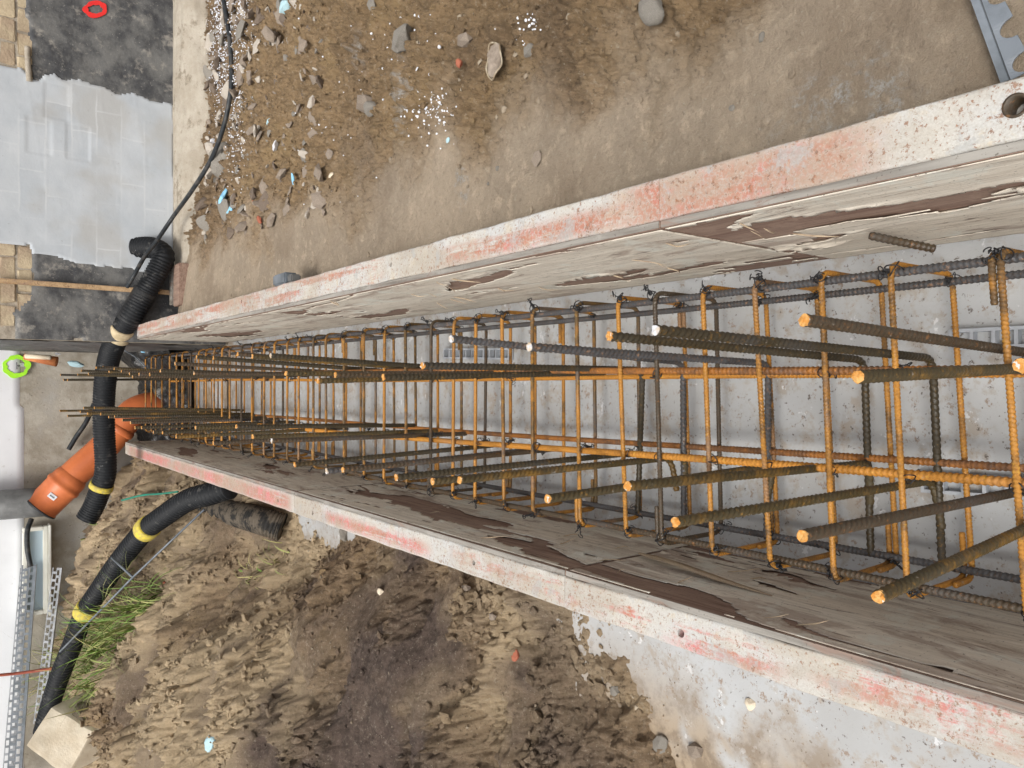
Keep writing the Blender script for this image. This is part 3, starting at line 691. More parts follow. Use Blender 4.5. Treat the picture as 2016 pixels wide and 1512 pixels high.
gr['label'] = 'bright green sprayed ring around a pencil level mark'
def strokes(name, segs, w, Y, mat, parent):
    m = MB()
    for (a, b) in segs:
        m.beam(at(a[0], a[1], Y=Y), at(b[0], b[1], Y=Y), w, .002, up=(0, 1, 0))
    return m.obj(name, mat, parent)
strokes('level_mark', [((33, 713), (33.4, 727)), ((33.2, 720), (39, 720)), ((36.5, 718), (39, 720)), ((36.5, 722), (39, 720))], .0045, LY - .020, MAT['ink'], lw)

# cellar window low in the rendered wall
cw = thing('cellar_window', 'low cellar window with cream frame behind the perforated beads', 'window')
a = at(60, 1036, Y=LY - .03); b = at(86, 1205, Y=LY - .03)
x0, x1, z0, z1 = b[0], a[0], b[2] - .02, a[2] + .05
yf = LY - .035
fr = MB().box(x0, x1, yf - .05, yf, z0, z0 + .028).box(x1 - .028, x1, yf - .05, yf, z0 + .028, z1).box(x0, x0 + .028, yf - .05, yf, z0 + .028, z1).box(x0 + .028, x1 - .028, yf - .05, yf, z1 - .028, z1)
fr.obj('frame', MAT['frame_white'], cw, bevel=.004)
MB().box(x0 + .028, x1 - .028, yf - .018, yf - .012, z0 + .028, z1 - .028).obj('pane', MAT['glass'], cw)
MB().box(x0 - .01, x1 + .01, yf - .085, yf + .01, z0 - .016, z0 - .001).obj('sill', MAT['frame_white'], cw, bevel=.004)

# wooden batten leaning on the wall, and the board stub under it
p = at(346, 577, Y=WY - .06); q = at(-20, 551, Y=WY - .03)
tag(MB().beam(p, q, .026, .018, up=(0, 1, 0)).obj('wooden_batten', MAT['batten'], bevel=.003), 'thin wooden batten standing upright against the bitumen wall', 'batten')
b = MB(); p = at(352, 517, z=.345); q = at(352, 603, z=.325)
b.box(min(p[0], q[0]) - .0, max(p[0], q[0]), 4.47, 4.60, .20, .345)
tag(b.obj('board_stub', MAT['core'], bevel=.004), 'short brown board on edge between ledge and form end', 'board')
p = at(342, 517, z=.36); q = at(342, 600, z=.34)
tag(MB().box(q[0], p[0], 4.615, 4.66, .20, .352).obj('board_stub', MAT['ply_edge'], bevel=.003), 'pale narrow board on edge behind the brown one', 'board')

# ================================================================== FORMWORK
RI, RO, RT = .2515, .332, .51       # right form: inner face, outer face, top
LI, LO, LT = -.384, -.463, .403     # left form
PLY = .012
def swept_rail(x0, x1, z0, z1, y0, y1, seed, dent=.003):
    """box-section rail with worn rounded edges"""
    r = .005; sec = []
    for cx, cz, a0 in ((x1 - r, z1 - r, 0), (x0 + r, z1 - r, 90), (x0 + r, z0 + r, 180), (x1 - r, z0 + r, 270)):
        for t in (0, 30, 60, 90):
            sec.append((cx + r * math.cos(R(a0 + t)), cz + r * math.sin(R(a0 + t))))
    sec = np.array(sec); n = max(2, int((y1 - y0) / .025)); ysn = np.linspace(y0, y1, n); m = len(sec)
    V = np.zeros((n, m, 3)); V[..., 0] = sec[None, :, 0]; V[..., 2] = sec[None, :, 1]; V[..., 1] = ysn[:, None]
    V[..., 0] += dent * fbm(V[..., 1] * 9, V[..., 2] * 30 + seed, 4, seed); V[..., 2] += dent * fbm(V[..., 1] * 9, V[..., 0] * 30, 4, seed + 1)
    i = np.arange(n - 1)[:, None] * m; kk = np.arange(m)[None, :]; k2 = (kk + 1) % m
    Q = np.stack([i + kk, i + m + kk, i + m + k2, i + k2], -1).reshape(-1, 4)
    V = V.reshape(-1, 3)
    faces = [tuple(map(int, f)) for f in Q] + [tuple(range(m)), tuple(range((n - 1) * m, n * m))[::-1]]
    return V, faces
def drill(o, cuts):
    """real holes through the rail"""
    for (x, y, z, r) in cuts:
        me = bpy.data.meshes.new('c'); bm = bmesh.new()
        bmesh.ops.create_cone(bm, cap_ends=True, segments=20, radius1=r, radius2=r, depth=.06, matrix=Matrix.Translation((x, y, z)))
        bm.to_mesh(me); bm.free(); c = link('c', me)
        md = o.modifiers.new('b', 'BOOLEAN'); md.operation = 'DIFFERENCE'; md.object = c; md.solver = 'EXACT'
        dg = bpy.context.evaluated_depsgraph_get()
        nm = bpy.data.meshes.new_from_object(o.evaluated_get(dg)); o.modifiers.clear(); o.data = nm
        bpy.data.objects.remove(c)
def veneer(parent, xin, sgn, y0, y1, z0, z1, mat, res, thr, seed, curl=.009):
    """torn outer ply: the grid cells that still hold, curled up where they end"""
    ysn = np.arange(y0 + .004, y1 - .004, res * 1.6); zs = np.arange(z0 + .003, z1 - .003, res)
    A, B = np.meshgrid(ysn, zs)
    wob = .04 * fbm(A * 3, B * 3, 3, seed + 4)
    f = fbm(A * 1.15, (B + wob) * 5.5 + .35 * A, 3, seed) + .11 * fbm(A * 7, B * 60, 4, seed + 9) - .25 * sstep(z1 - .03, z1, B)
    crack = np.abs(perlin(A * .9 + 5, (B + .5 * wob) * 8 + .3 * A, seed + 31)) < (.010 + .004 * perlin(A * 30, B * 90, 3))
    f = np.where(crack & (perlin(A * 1.3, B * 3, seed + 8) > .05), thr + .5, f)
    m = f < thr
    mq = m[:-1, :-1] & m[1:, :-1] & m[:-1, 1:] & m[1:, 1:]
    lift = curl * sstep(thr - .10, thr, f) * np.clip(fbm(A * 3, B * 7, 2, seed + 20) + .25, 0, 1.2)
    d = .0022 + lift + .0006 * fbm(A * 5, B * 60, 3, seed + 2)
    Xc = xin + sgn * d
    V = np.stack([Xc, A, B], -1).reshape(-1, 3); q = grid_quads(len(ysn), len(zs))[mq.ravel()]
    used = np.unique(q); mp = np.full(len(V), -1); mp[used] = np.arange(len(used))
    V = V[used]; q = mp[q]; nv = len(V)
    V2 = V - np.array([sgn * .0013, 0, 0]); allq = np.concatenate([q, q[:, ::-1] + nv])
    e = np.concatenate([q[:, [0, 1]], q[:, [1, 2]], q[:, [2, 3]], q[:, [3, 0]]]); es = np.sort(e, 1)
    u, inv, cnt = np.unique(es, axis=0, return_inverse=True, return_counts=True); be = e[cnt[inv.ravel()] == 1]
    side = np.stack([be[:, 1], be[:, 0], be[:, 0] + nv, be[:, 1] + nv], 1)
    return link('face_veneer', np_mesh('face_veneer', np.concatenate([V, V2]), np.concatenate([allq, side]), None, mat, True), parent)
def panel(side, y0, y1, label, pmat, vmat, holes, res, thr, seed, flat=None):
    xi, xo, zt = (RI, RO, RT) if side > 0 else (LI, LO, LT)
    sg = 1 if side > 0 else -1
    t = thing('formwork_panel', label, 'formwork', (0, 0, 0), 'formwork panels along the trench')
    xa = xi + sg * PLY
    lo, hi = min(xa, xo), max(xa, xo)
    def rail(name, *a, cuts=()):
        V, F = swept_rail(*a); me = bpy.data.meshes.new(name); me.from_pydata([tuple(map(float, v)) for v in V], [], F); me.update()
        bm = bmesh.new(); bm.from_mesh(me); bmesh.ops.recalc_face_normals(bm, faces=bm.faces); bm.to_mesh(me); bm.free()
        me.materials.append(pmat); o = link(name, me, t)
        if cuts: drill(o, cuts)
        return o
    cuts = []
    for hx, hy, hr in holes:
        p = at(hx, hy, z=zt); cuts.append((p[0], p[1], zt, hr))
    rail('top_rail', lo, hi, zt - .038, zt, y0, y1, seed, cuts=cuts)
    rail('bottom_rail', lo, hi, .002, .040, y0, y1, seed + 3)
    n = max(1, int((y1 - y0) / .5))
    for i in range(n + 1):
        yy = y0 + .012 + (y1 - y0 - .024) * i / n
        MB().box(lo + .004, hi - .002, yy - .010, yy + .010, .041, zt - .039).obj('rib', pmat, t, bevel=.002)
    for (x, y, z, r) in cuts:
        if r > .009:        # bushing lining in the large holes
            P = np.array([(x, y, z - .036), (x, y, z + .0015)])
            V, Q, T = tube(P, r + .002, 24, caps=False); V2, Q2, _ = tube(P, r - .0015, 24, caps=False)
            kk = np.arange(24); k2 = (kk + 1) % 24
            cap = np.stack([24 + kk, 24 + k2, 48 + 24 + k2, 48 + 24 + kk], 1)
            link('bushing', np_mesh('bushing', np.concatenate([V, V2]), np.concatenate([Q, Q2[:, ::-1] + 48, cap]), None, MAT['rust_dark'], True), t)
    lo2, hi2 = min(xi, xa), max(xi, xa)
    e = .0005 if side > 0 else -.0005
    MB().box(min(xi, xa - e), max(xi, xa - e), y0 + .001, y1 - .001, .004, zt - .0025).obj('plywood', MAT['core'], t, bevel=.001)
    MB().box(lo2 + .0006, hi2 - .0006, y0 + .002, y1 - .002, zt - .0024, zt - .0008).obj('plywood_edge', MAT['ply_edge'], t)
    veneer(t, xi, -sg, y0, y1, .006, zt - .001, vmat, res, thr, seed)
    return t
YJ = 2.66
p_r1 = p_r2 = p_r3 = paint_mat('paint_right', [(.50, .92, .36, RI + .01, RO - .004), (.88, 1.5, .40, RI + .018, RI + .055), (1.8, 2.66, .47, RI + .01, RO), (2.7, 4.7, .43, RI + .02, RO)], .07, .6, .7)
p_l1 = p_l2 = p_l3 = paint_mat('paint_left', [(-.5, .62, .49, LO + .015, LI), (.7, .9, .46, LO, LI - .03), (.95, 1.6, .50, LO + .01, LI - .02), (1.75, 2.4, .38, LO + .01, LI - .035), (2.7, 5.5, .35, LO + .004, LI - .02)], .055, .5)
yr = at(1298, 360, z=RT)[1]
panel(1, -.75, yr - .0004, 'nearest right-hand formwork panel with rusty red and white rail and torn plywood', p_r1, MAT['veneer'], [(2000, 208, .0115)], .004, .12, 5)
panel(1, yr + .0004, YJ - .0006, 'middle right-hand formwork panel with pink streak on its white rail', p_r2, MAT['veneer'], [(770, 521, .006)], .006, .30, 14)
panel(1, YJ + .0006, WY - .01, 'far right-hand formwork panel running up to the bitumen wall', p_r3, MAT['veneer_far'], [(530, 577, .006), (475, 593, .006), (285, 620, .006)], .007, .32, 23)
yl = at(1112, 1160, z=LT)[1]
panel(-1, -.75, yl - .0004, 'nearest left-hand formwork panel with speckled white rail and split plywood', p_l1, MAT['veneer'], [(1340, 1247, .0075)], .004, .15, 33)
panel(-1, yl + .0004, YJ - .0006, 'middle left-hand formwork panel with faded red on the white rail', p_l2, MAT['veneer'], [(933, 1108, .0065), (615, 1010, .0075)], .006, .18, 41)
panel(-1, YJ + .0006, 5.6, 'far left-hand formwork panel with long red stripe ending at the orange pipe', p_l3, MAT['veneer_far'], [(547, 985, .0065)], .007, .30, 52)

# panel clamp on the right form joint
kc = thing('panel_clamp', 'small grey steel clamp behind the right form joint', 'clamp')
p = at(545, 549, z=RT)
MB().box(RO + .002, RO + .040, p[1] - .06, p[1] + .05, RT - .05, RT - .004).obj('body', MAT['galv'], kc, bevel=.005)
MB().box(RO + .004, RO + .03, p[1] - .10, p[1] - .062, RT - .045, RT - .012).obj('wedge', MAT['downpipe'], kc, bevel=.004)

# torn splinters on the plywood (each a part-like loose sliver)
def sliver(name, P, w, mat, label, cat, group=None):
    P = np.asarray(P, float); s = spline(P, 6); n = len(s)
    rad = w * np.clip(np.minimum(np.arange(n) / 2.0 + .25, (n - 1 - np.arange(n)) / 6.0 + .12), .1, 1)
    V, Q, T = tube(s, rad, 6); c = s.mean(0); V = V.copy()
    d = s[-1] - s[0]; d /= np.linalg.norm(d)
    return tag(link(name, np_mesh(name, V, Q, T, mat)), label, cat, group)
random.seed(12)
for i in range(34):
    side = 1 if i % 3 else -1
    xi = RI - .006 if side > 0 else LI + .006
    y = random.uniform(.45, 2.2) if side > 0 else random.uniform(.5, 2.0); zt = RT if side > 0 else LT
    z = random.uniform(.3, .95) * zt; L = random.uniform(.03, .11)
    P = [(xi + side * .004, y, z), (xi - side * .006, y - L * .5, z + random.gauss(0, .004)), (xi - side * random.uniform(.004, .022), y - L, z + random.gauss(0, .012))]
    sliver('wood_splinter', P, random.uniform(.0008, .0018), MAT['splinter'],
           'thin pale splinter sticking out of the torn right-hand plywood' if side > 0 else 'thin pale splinter sticking out of the torn left-hand plywood', 'splinter',
           'splinters on the right plywood' if side > 0 else 'splinters on the left plywood')
# the long split strip lying on the left plywood
P = [at(1258, 1088, X=LI + .012), at(1330, 1108, X=LI + .016), at(1420, 1140, X=LI + .010), at(1520, 1172, X=LI + .004)]
s = spline(P, 8); n = len(s); w = .011 * np.clip(np.minimum(np.arange(n) / 5 + .35, (n - 1 - np.arange(n)) / 10 + .1), .1, 1)
V = np.concatenate([s + np.outer(w, (0, 0, 1)), s - np.outer(w, (0, 0, 1)), s + np.outer(w, (0, 0, 1)) - (.002, 0, 0), s - np.outer(w, (0, 0, 1)) - (.002, 0, 0)])
i = np.arange(n - 1)
q = np.concatenate([np.stack([i, i + 1, n + i + 1, n + i], 1), np.stack([2 * n + i + 1, 2 * n + i, 3 * n + i, 3 * n + i + 1], 1), np.stack([i + 1, i, 2 * n + i, 2 * n + i + 1], 1), np.stack([n + i, n + i + 1, 3 * n + i + 1, 3 * n + i], 1)])
tag(link('veneer_strip', np_mesh('veneer_strip', V, q, None, MAT['splinter'], True)), 'long pale veneer strip peeling off the near left plywood', 'veneer strip')

# ================================================================== REINFORCEMENT
CT, CB = .275, .074          # centre lines of the stirrups' top and bottom legs
CR, CLX = .1855, -.322       # their right and left legs
SR = .0047
cage = thing('rebar_cage', 'rusty reinforcement cage with tall starter bars lying between the two forms', 'rebar cage')
def stirrup_path(flip):
    tail = .075; o = .0115
    P = [(CR - tail, o, CT - .001), (CR, o, CT - .001), (CR, o * .5, CB), (CLX, 0, CB), (CLX, 0, CT), (CR, 0, CT), (CR, -o * .3, CT - .07)]
    P = np.array(P)
    cx = (CR + CLX) / 2; cz = (CT + CB) / 2
    if flip & 1: P[:, 0] = 2 * cx - P[:, 0]
    if flip & 2: P[:, 2] = 2 * cz - P[:, 2]
    return round_path(P, .026, 7)
st_mats = ['rust', 'rust', 'rust_mid', 'rust', 'rust_dark', 'rust']
st_mesh = {}
def st_get(flip, mname):
    if (flip, mname) not in st_mesh: st_mesh[(flip, mname)] = rebar_mesh('stirrup', stirrup_path(flip), SR, MAT[mname], seg=8)
    return st_mesh[(flip, mname)]
st_x = [287, 298, 307, 319, 334, 347, 359, 376, 391, 406, 422, 437, 453, 475, 497, 520, 541, 566, 589, 616, 643, 677, 717, 757, 801, 846, 892, 939, 992, 1051, 1135, 1224, 1285, 1385, 1498, 1612, 1759, 1972]
flips = {717: 0, 1972: 0, 677: 0}
mat_at = {1285: 'rust_dark', 1051: 'rust_mid', 1224: 'rust', 1759: 'rust', 1612: 'rust', 801: 'rust_mid', 643: 'rust_mid', 616: 'rust_mid', 677: 'rust_mid'}
random.seed(21)
st_y = []
for px in st_x: st_y.append((px, at(px, 620, z=CT)[1]))
st_y += [(9001, .30), (9002, .17)]
for px, yy in st_y:
    fl = flips.get(px, random.choice([1, 2, 3, 3, 2, 1]))
    o = link('stirrup', st_get(fl, mat_at.get(px, random.choice(st_mats))), cage, (0, yy, 0))
    skew = .034 * max(0.0, min(1.0, 1 - (yy - .58) / 1.15))
    o.location.y += -skew * .36
    o.rotation_euler = (random.gauss(0, .012), 0, skew / .5 * 1.0 + random.gauss(0, .004))
# longitudinal bars
def lbar(x0, x1, z, mat, r, y0=.05, y1=5.72):
    ysn = np.linspace(y0, y1, 60); ph = random.uniform(0, 9)
    P = np.stack([x0 + (x1 - x0) * (ysn - .4) / 5.0 + .0035 * np.sin(ysn * 1.9 + ph), ysn, z + .0025 * np.sin(ysn * 2.6 + ph)], 1)
    return link('longitudinal_bar', rebar_mesh('longitudinal_bar', P, r, mat, seg=8), cage)
zt_, zb_ = CT - .0115, CB + .0115
lbar(CR - .013, CR - .013, zt_ - .002, MAT['steel_dark'], .0063)
lbar(CR - .013, CR - .013, zb_, MAT['steel_dark'], .0063)
lbar(.0225, .066, zt_ - .002, MAT['long_mid'], .0068)
lbar(.0135, .022, zb_ + .002, MAT['long'], .0060)
lbar(-.138, -.217, zt_ - .002, MAT['long'], .0068)
lbar(-.134, -.180, zb_, MAT['long_mid'], .0063)
lbar(CLX + .013, CLX + .013, zt_ - .002, MAT['rust_dark'], .0063)
lbar(CLX + .013, CLX + .013, zb_, MAT['steel_dark'], .0063)
# starter bars: foot along the floor, bend, long upright
TZ = .71
tips_r = [(2012, 720), (1688, 742), (1583, 630), (1291, 650), (1200, 662), (1042, 683), (888, 667), (832, 720), (755, 743), (660, 738), (626, 750), (563, 735), (533, 700), (497, 702), (468, 697), (420, 705), (382, 735), (387, 703), (345, 716), (316, 730), (295, 737), (274, 737), (261, 742), (255, 736), (239, 731), (225, 726), (215, 732), (203, 723), (189, 724), (174, 736), (160, 730), (153, 738), (133, 748), (125, 748), (119, 738)]
tips_l = [(1730, 1175), (1580, 1055), (1330, 1028), (1235, 957), (1078, 982), (905, 945), (852, 948), (780, 940), (675, 925), (643, 928), (580, 915), (535, 868), (498, 860), (465, 840), (420, 873), (385, 842), (347, 860), (320, 852), (302, 851), (279, 842), (266, 842), (257, 832), (241, 827), (226, 820), (214, 821), (198, 815), (186, 803), (172, 814), (165, 803), (158, 811), (133, 819), (118, 809)]
bright = {(888, 667), (1042, 683), (1291, 650), (643, 928), (533, 700), (535, 868)}
darkb = {(888, 667): 'steel_dark', (1042, 683): 'steel_dark', (643, 928): 'steel_dark', (1583, 630): 'rust_dark', (1580, 1055): 'rust_dark', (1688, 742): 'olive_pale', (1330, 1028): 'olive_pale', (1730, 1175): 'olive_pale'}
BR = .0065
def starter(px, py, row):
    z = TZ if px > 400 else (TZ + .035 if px > 200 else TZ + .095)
    if (px, py) == (1291, 650): z = .76
    tip = at(px, py, z=z)
    rowx = .035 if row == 'r' else -.150 - .025 * min(1, tip[1] / 4)
    bx = (.3 * tip[0] + .7 * rowx) if row == 'r' else (.55 * tip[0] + .45 * rowx)
    by = min(5.65, tip[1] + random.gauss(0, .006))
    foot = CB + .012 + random.uniform(0, .004)
    ex = (random.uniform(-.316, -.308) if px > 800 else bx - .07) if row == 'r' else bx - random.uniform(.06, .09)
    sy = min((y_ for _, y_ in st_y), key=lambda q_: abs(q_ - by)); sy = sy + (.011 if by > sy else -.011)
    P = round_path([(ex, sy, foot), (bx, .35 * by + .65 * sy, foot), tuple(tip)], .030, 7)
    if px <= 800: P = np.array([(bx, by, foot), .5 * np.array((bx, by, foot)) + .5 * tip, tip])
    P[-1] = tip
    mname = darkb.get((px, py), random.choice(['olive', 'olive', 'olive_pale', 'rust_dark'] if row == 'r' else ['olive_pale', 'olive', 'olive_pale', 'rust_dark']))
    if row == 'r' and 700 < px < 1300 and (px, py) not in darkb: mname = 'olive'
    o = link('starter_bar', rebar_mesh('starter_bar', P, BR, MAT[mname], pitch=.0105, seg=8), cage)
    d = P[-1] - P[-2]; d /= np.linalg.norm(d)
    V, Q, T = tube(np.array([P[-1] - d * .0016, P[-1] + d * .0010]), BR * 1.0, 12)
    V = V + RNG.normal(0, BR * .09, V.shape)
    c = link('cut_end', np_mesh('cut_end', V, Q, T, MAT['cut_bright' if (px, py) in bright else 'cut']), o)
for q in tips_r: starter(*q, 'r')
for q in tips_l: starter(*q, 'l')
# wire ties: loop round the crossing plus twisted ends
def tie_mesh(seed):
    rg = np.random.default_rng(seed); Vs, Qs, Ts = [], [], []; nb = 0
    def addt(P, r, sg=5):
        nonlocal nb
        V, Q, T = tube(P, r, sg); Vs.append(V); Qs.append(Q + nb); Ts.append(T + nb); nb += len(V)
    for ax in (0, 1):
        t = np.linspace(0, 2 * np.pi, 14); rr = .0125
        P = np.stack([rr * np.cos(t), rr * np.sin(t) * (.75 if ax else -.75), rr * np.sin(t)], 1); addt(P, .0013)
    t = np.linspace(0, 1, 14); h = .016 + .008 * rg.random()
    for ph in (0, np.pi):
        P = np.stack([.0022 * np.cos(t * 18 + ph) + .008 * t * rg.normal(0, 1), .0022 * np.sin(t * 18 + ph) + .004 * t, .009 + h * t], 1); addt(P, .0015)
        e = P[-1]; u = np.linspace(0, 1, 8); a = rg.random() * 6
        P2 = np.stack([e[0] + .009 * np.sin(u * 4) * np.cos(a), e[1] + .009 * np.sin(u * 4) * np.sin(a), e[2] + .006 * (1 - np.cos(u * 4)) - .006 * u], 1); addt(P2, .0013)
    for q in range(3):
        a = rg.random() * 6; u = np.linspace(0, 1, 7)
        P = np.stack([.004 * np.cos(u * 5 + a), .004 * np.sin(u * 5 + a), .010 + .010 * u], 1); addt(P, .0018)
    return np_mesh('wire_tie', np.concatenate(Vs), np.concatenate(Qs), np.concatenate(Ts), MAT['wire'], True)
ties = [tie_mesh(s) for s in range(5)]
random.seed(31)
for px, yy in st_y:
    skew = .034 * max(0.0, min(1.0, 1 - (yy - .58) / 1.15))
    for x, z in ((CR - .008, CT - .003), (CLX + .008, CT - .004), (-.14 - .035 * min(1, yy / 5), CT - .008), (.02, CT - .008), (CR - .010, CB + .006), (CLX + .010, CB + .006)):
        if z < .2 and random.random() < .35: continue
        if x in (.02,) and random.random() < .6: continue
        inner = -.2 < x < .1
        ts = random.uniform(.7, .9)
        o = link('wire_tie', random.choice(ties), cage, (x + random.gauss(0, .002), yy - skew * .36 + skew / .5 * x + random.gauss(0, .002), z))
        o.scale = (ts, ts, ts)
        o.rotation_euler = (random.gauss(0, .3) + (math.pi if inner else 0), random.gauss(0, .3) + (.5 if x > .1 else (-.9 if x < -.25 else 0)), random.uniform(0, 6.28))

# loose rebar offcut leaning on the right plywood
p = at(1712, 464, X=RI - .011); q = at(1840, 490, X=RI - .035)
tag(link('rebar_offcut', rebar_mesh('rebar_offcut', np.array([p, q]), .0062, MAT['rust_dark'], seg=9)), 'short brown rebar offcut leaning on the near right plywood', 'rebar')

# plastic spacer strips on the floor
def spacer(p, L, ang, label):
    m = MB(); w = .030; n = int(L / .034)
    for s in (-1, 1): m.box(0, n * .034 + .006, s * w / 2 - .003, s * w / 2 + .003, .002, .020)
    for i in range(n + 1): m.box(i * .034 + .0001, i * .034 + .0059, -w / 2 + .003, w / 2 - .003, .0025, .0195)
    o = m.obj('spacer_strip', MAT['spacer']); o.location = p; o.rotation_euler = (0, 0, ang); return tag(o, label, 'spacer')
spacer(at(1012, 697, z=0), .40, R(88), 'pale grey plastic spacer ladder on the floor under the middle starter bars')
spacer(at(2040, 962, z=0), .17, R(92), 'pale grey spacer ladder on the floor under the left orange bars, picture right')
spacer(at(2060, 662, z=0), .14, R(90), 'pale grey spacer ladder at the picture edge beside the nearest starter')

# ================================================================== PIPES, HOSES, CABLES
def corrugated(name, P, r, pitch, mat, depth=.07, seg=20, parent=None):
    P, s = resample(P, pitch / 4)
    n = len(P); rad = r * (1 - depth * np.array([0, 0, 1, 1])[np.arange(n) % 4] * 1.0)
    V, Q, T = tube(P, rad, seg); return link(name, np_mesh(name, V, Q, T, mat, True), parent)
def band(name, P0, P1, r, mat, parent, lip=None):
    P = np.array([P0 + (P1 - P0) * t for t in (0, .04, .5, .96, 1)]); V, Q, T = tube(P, np.array([r * .9, r, r * 1.012, r, r * .9]), 24)
    return link(name, np_mesh(name, V, Q, T, mat, True), parent)
# hose crossing the trench
ha = thing('drain_hose', 'long black drain hose spanning the trench end from wall to bank', 'hose')
HP = [at(268, 488, Y=4.74), at(300, 488, Y=4.66), at(322, 503, Y=4.60), at(312, 530, Y=4.60), at(285, 578, Y=4.63), at(258, 622, Y=4.68), at(232, 662, Y=4.78), at(213, 712, Y=4.92), at(205, 780, Y=5.0), at(205, 850, Y=5.04), at(208, 925, Y=5.06), at(197, 965, Y=5.10), at(183, 1000, Y=5.14), at(170, 1022, Y=5.16)]
hs = spline(HP, 14)
corrugated('hose_wall', hs, .060, .016, MAT['hose'], .07, 24, ha)
i0 = 14 * 6 - 2
band('band', hs[i0 - 4], hs[i0 + 3], .067, MAT['tape'], ha)
band('coupler', hs[14 * 4 - 2], hs[14 * 5 + 4], .0625, MAT['rubber'], ha)
i1 = 14 * 11 + 0
band('band', hs[i1 - 5], hs[i1 - 1], .066, MAT['yellow'], ha)
# corrugated hose coming out from under the left form
hb = thing('corrugated_hose', 'black corrugated hose with two yellow bands curving down the bank', 'hose')
HB = [at(452, 960, Y=3.72), at(415, 972, Y=3.82), at(370, 985, Y=4.0), at(320, 1018, Y=4.22), at(282, 1048, Y=4.42), at(235, 1105, Y=4.68), at(200, 1155, Y=4.88), at(165, 1210, Y=5.06), at(142, 1270, Y=5.16), at(118, 1330, Y=5.3), at(100, 1385, Y=5.42), at(85, 1440, Y=5.5)]
hb_s = spline(HB, 14)
corrugated('hose_wall', hb_s, .056, .024, MAT['hose'], .17, 22, hb)
i2 = 14 * 4 - 5; band('band', hb_s[i2], hb_s[i2 + 4], .063, MAT['yellow'], hb)
i2 = 14 * 7 - 4; band('band', hb_s[i2], hb_s[i2 + 4], .063, MAT['yellow'], hb)
# muddy sleeve lying along the left form
hc = thing('muddy_sleeve', 'mud-covered ribbed drain sleeve half buried beside the left form', 'hose')
HC = [at(395, 985, z=.19), at(430, 1000, z=.19), at(480, 1015, z=.17), at(520, 1027, z=.13), at(556, 1038, z=.06)]
hc_s = spline(HC, 12); corrugated('sleeve_wall', hc_s, .068, .014, MAT['mudhose'], .10, 20, hc)
for f in (2, 9):
    d = hc_s[f + 1] - hc_s[f]; d /= np.linalg.norm(d); T_, N_, B_ = frames(hc_s[f:f + 3])
    t = np.linspace(0, 2 * np.pi, 24); P = hc_s[f] + .071 * (np.cos(t)[:, None] * N_[0] + np.sin(t)[:, None] * B_[0])
    link('strap', tube_mesh('strap', P, .005, MAT['downpipe'], 6), hc)
# orange drain pipe with bend and socket, zinc downpipe standing in it
op = thing('orange_drain_pipe', 'orange plastic drain pipe with bend and socket at the trench end', 'pipe')
OP = [at(318, 800, Y=5.98), at(290, 800, Y=5.96), at(262, 812, Y=5.95), at(240, 838, Y=5.96), at(205, 880, Y=5.98), at(150, 930, Y=6.0), at(118, 962, Y=6.02)]
os_ = spline(OP, 12)
PR = .098
link('bend', tube_mesh('bend', os_[:40], PR, MAT['orange'], 32, step=.01), op)
link('pipe', tube_mesh('pipe', os_[38:], PR * .985, MAT['orange'], 32, step=.01), op)
A0 = at(146, 935, Y=6.0); A1 = at(80, 1000, Y=6.04)
d = (A1 - A0); L_ = np.linalg.norm(d); d /= L_
prof = [(0, PR * .98), (.02, PR * 1.10), (.05, PR * 1.13), (.075, PR * 1.13), (.085, PR * 1.20), (.105, PR * 1.20), (.115, PR * 1.12), (.20, PR * 1.10), (L_ - .012, PR * 1.10), (L_ - .010, PR * 1.14), (L_, PR * 1.14)]
P = np.array([A0 + d * s for s, _ in prof]); link('socket', tube_mesh('socket', P, np.array([r for _, r in prof]), MAT['orange'], 36, caps=False), op)
P = np.array([A1 - d * .006, A1 + d * .004, A1 + d * .012]); link('seal_ring', tube_mesh('seal_ring', P, np.array([PR * 1.16, PR * 1.17, PR * 1.05]), MAT['rubber'], 32, caps=True), op)
A2 = os_[38] ; dd = os_[40] - os_[38]; dd /= np.linalg.norm(dd)
P = np.array([A2 - dd * .02, A2 - dd * .012, A2 + dd * .02, A2 + dd * .028]); link('collar', tube_mesh('collar', P, np.array([PR, PR * 1.08, PR * 1.08, PR]), MAT['orange'], 32, caps=False), op)
view = np.array([0, 0, H]) - (A0 + d * L_ * .62); view -= d * (view @ d); view /= np.linalg.norm(view)
u = np.cross(d, view); c0 = A0 + d * L_ * .60 + view * (PR * 1.105 + .002)
V = [c0 + a * d * .016 + b * u * .026 + w * view * .0015 for a in (-1, 1) for b in (-1, 1) for w in (-1, 1)]
MB().add(V, [(0, 1, 3, 2), (4, 6, 7, 5), (0, 4, 5, 1), (2, 3, 7, 6), (0, 2, 6, 4), (1, 5, 7, 3)]).obj('sticker', MAT['white'], op)
V = [c0 + a * d * .004 + b * u * .017 + (.003 + w * .0003) * view for a in (-1, 1) for b in (-1, 1) for w in (-1, 1)]
MB().add(V, [(0, 1, 3, 2), (4, 6, 7, 5), (0, 4, 5, 1), (2, 3, 7, 6), (0, 2, 6, 4), (1, 5, 7, 3)]).obj('sticker_print', MAT['galv'], op)
dp = thing('downpipe', 'grey zinc downpipe standing in the orange pipe socket', 'downpipe')
B0 = at(88, 988, Y=6.05); B1 = at(60, 990, Y=6.08); B2 = at(-80, 1000, Y=6.09)
link('pipe', tube_mesh('pipe', np.array([B0, B1, B2]), .098, MAT['downpipe'], 28), dp)
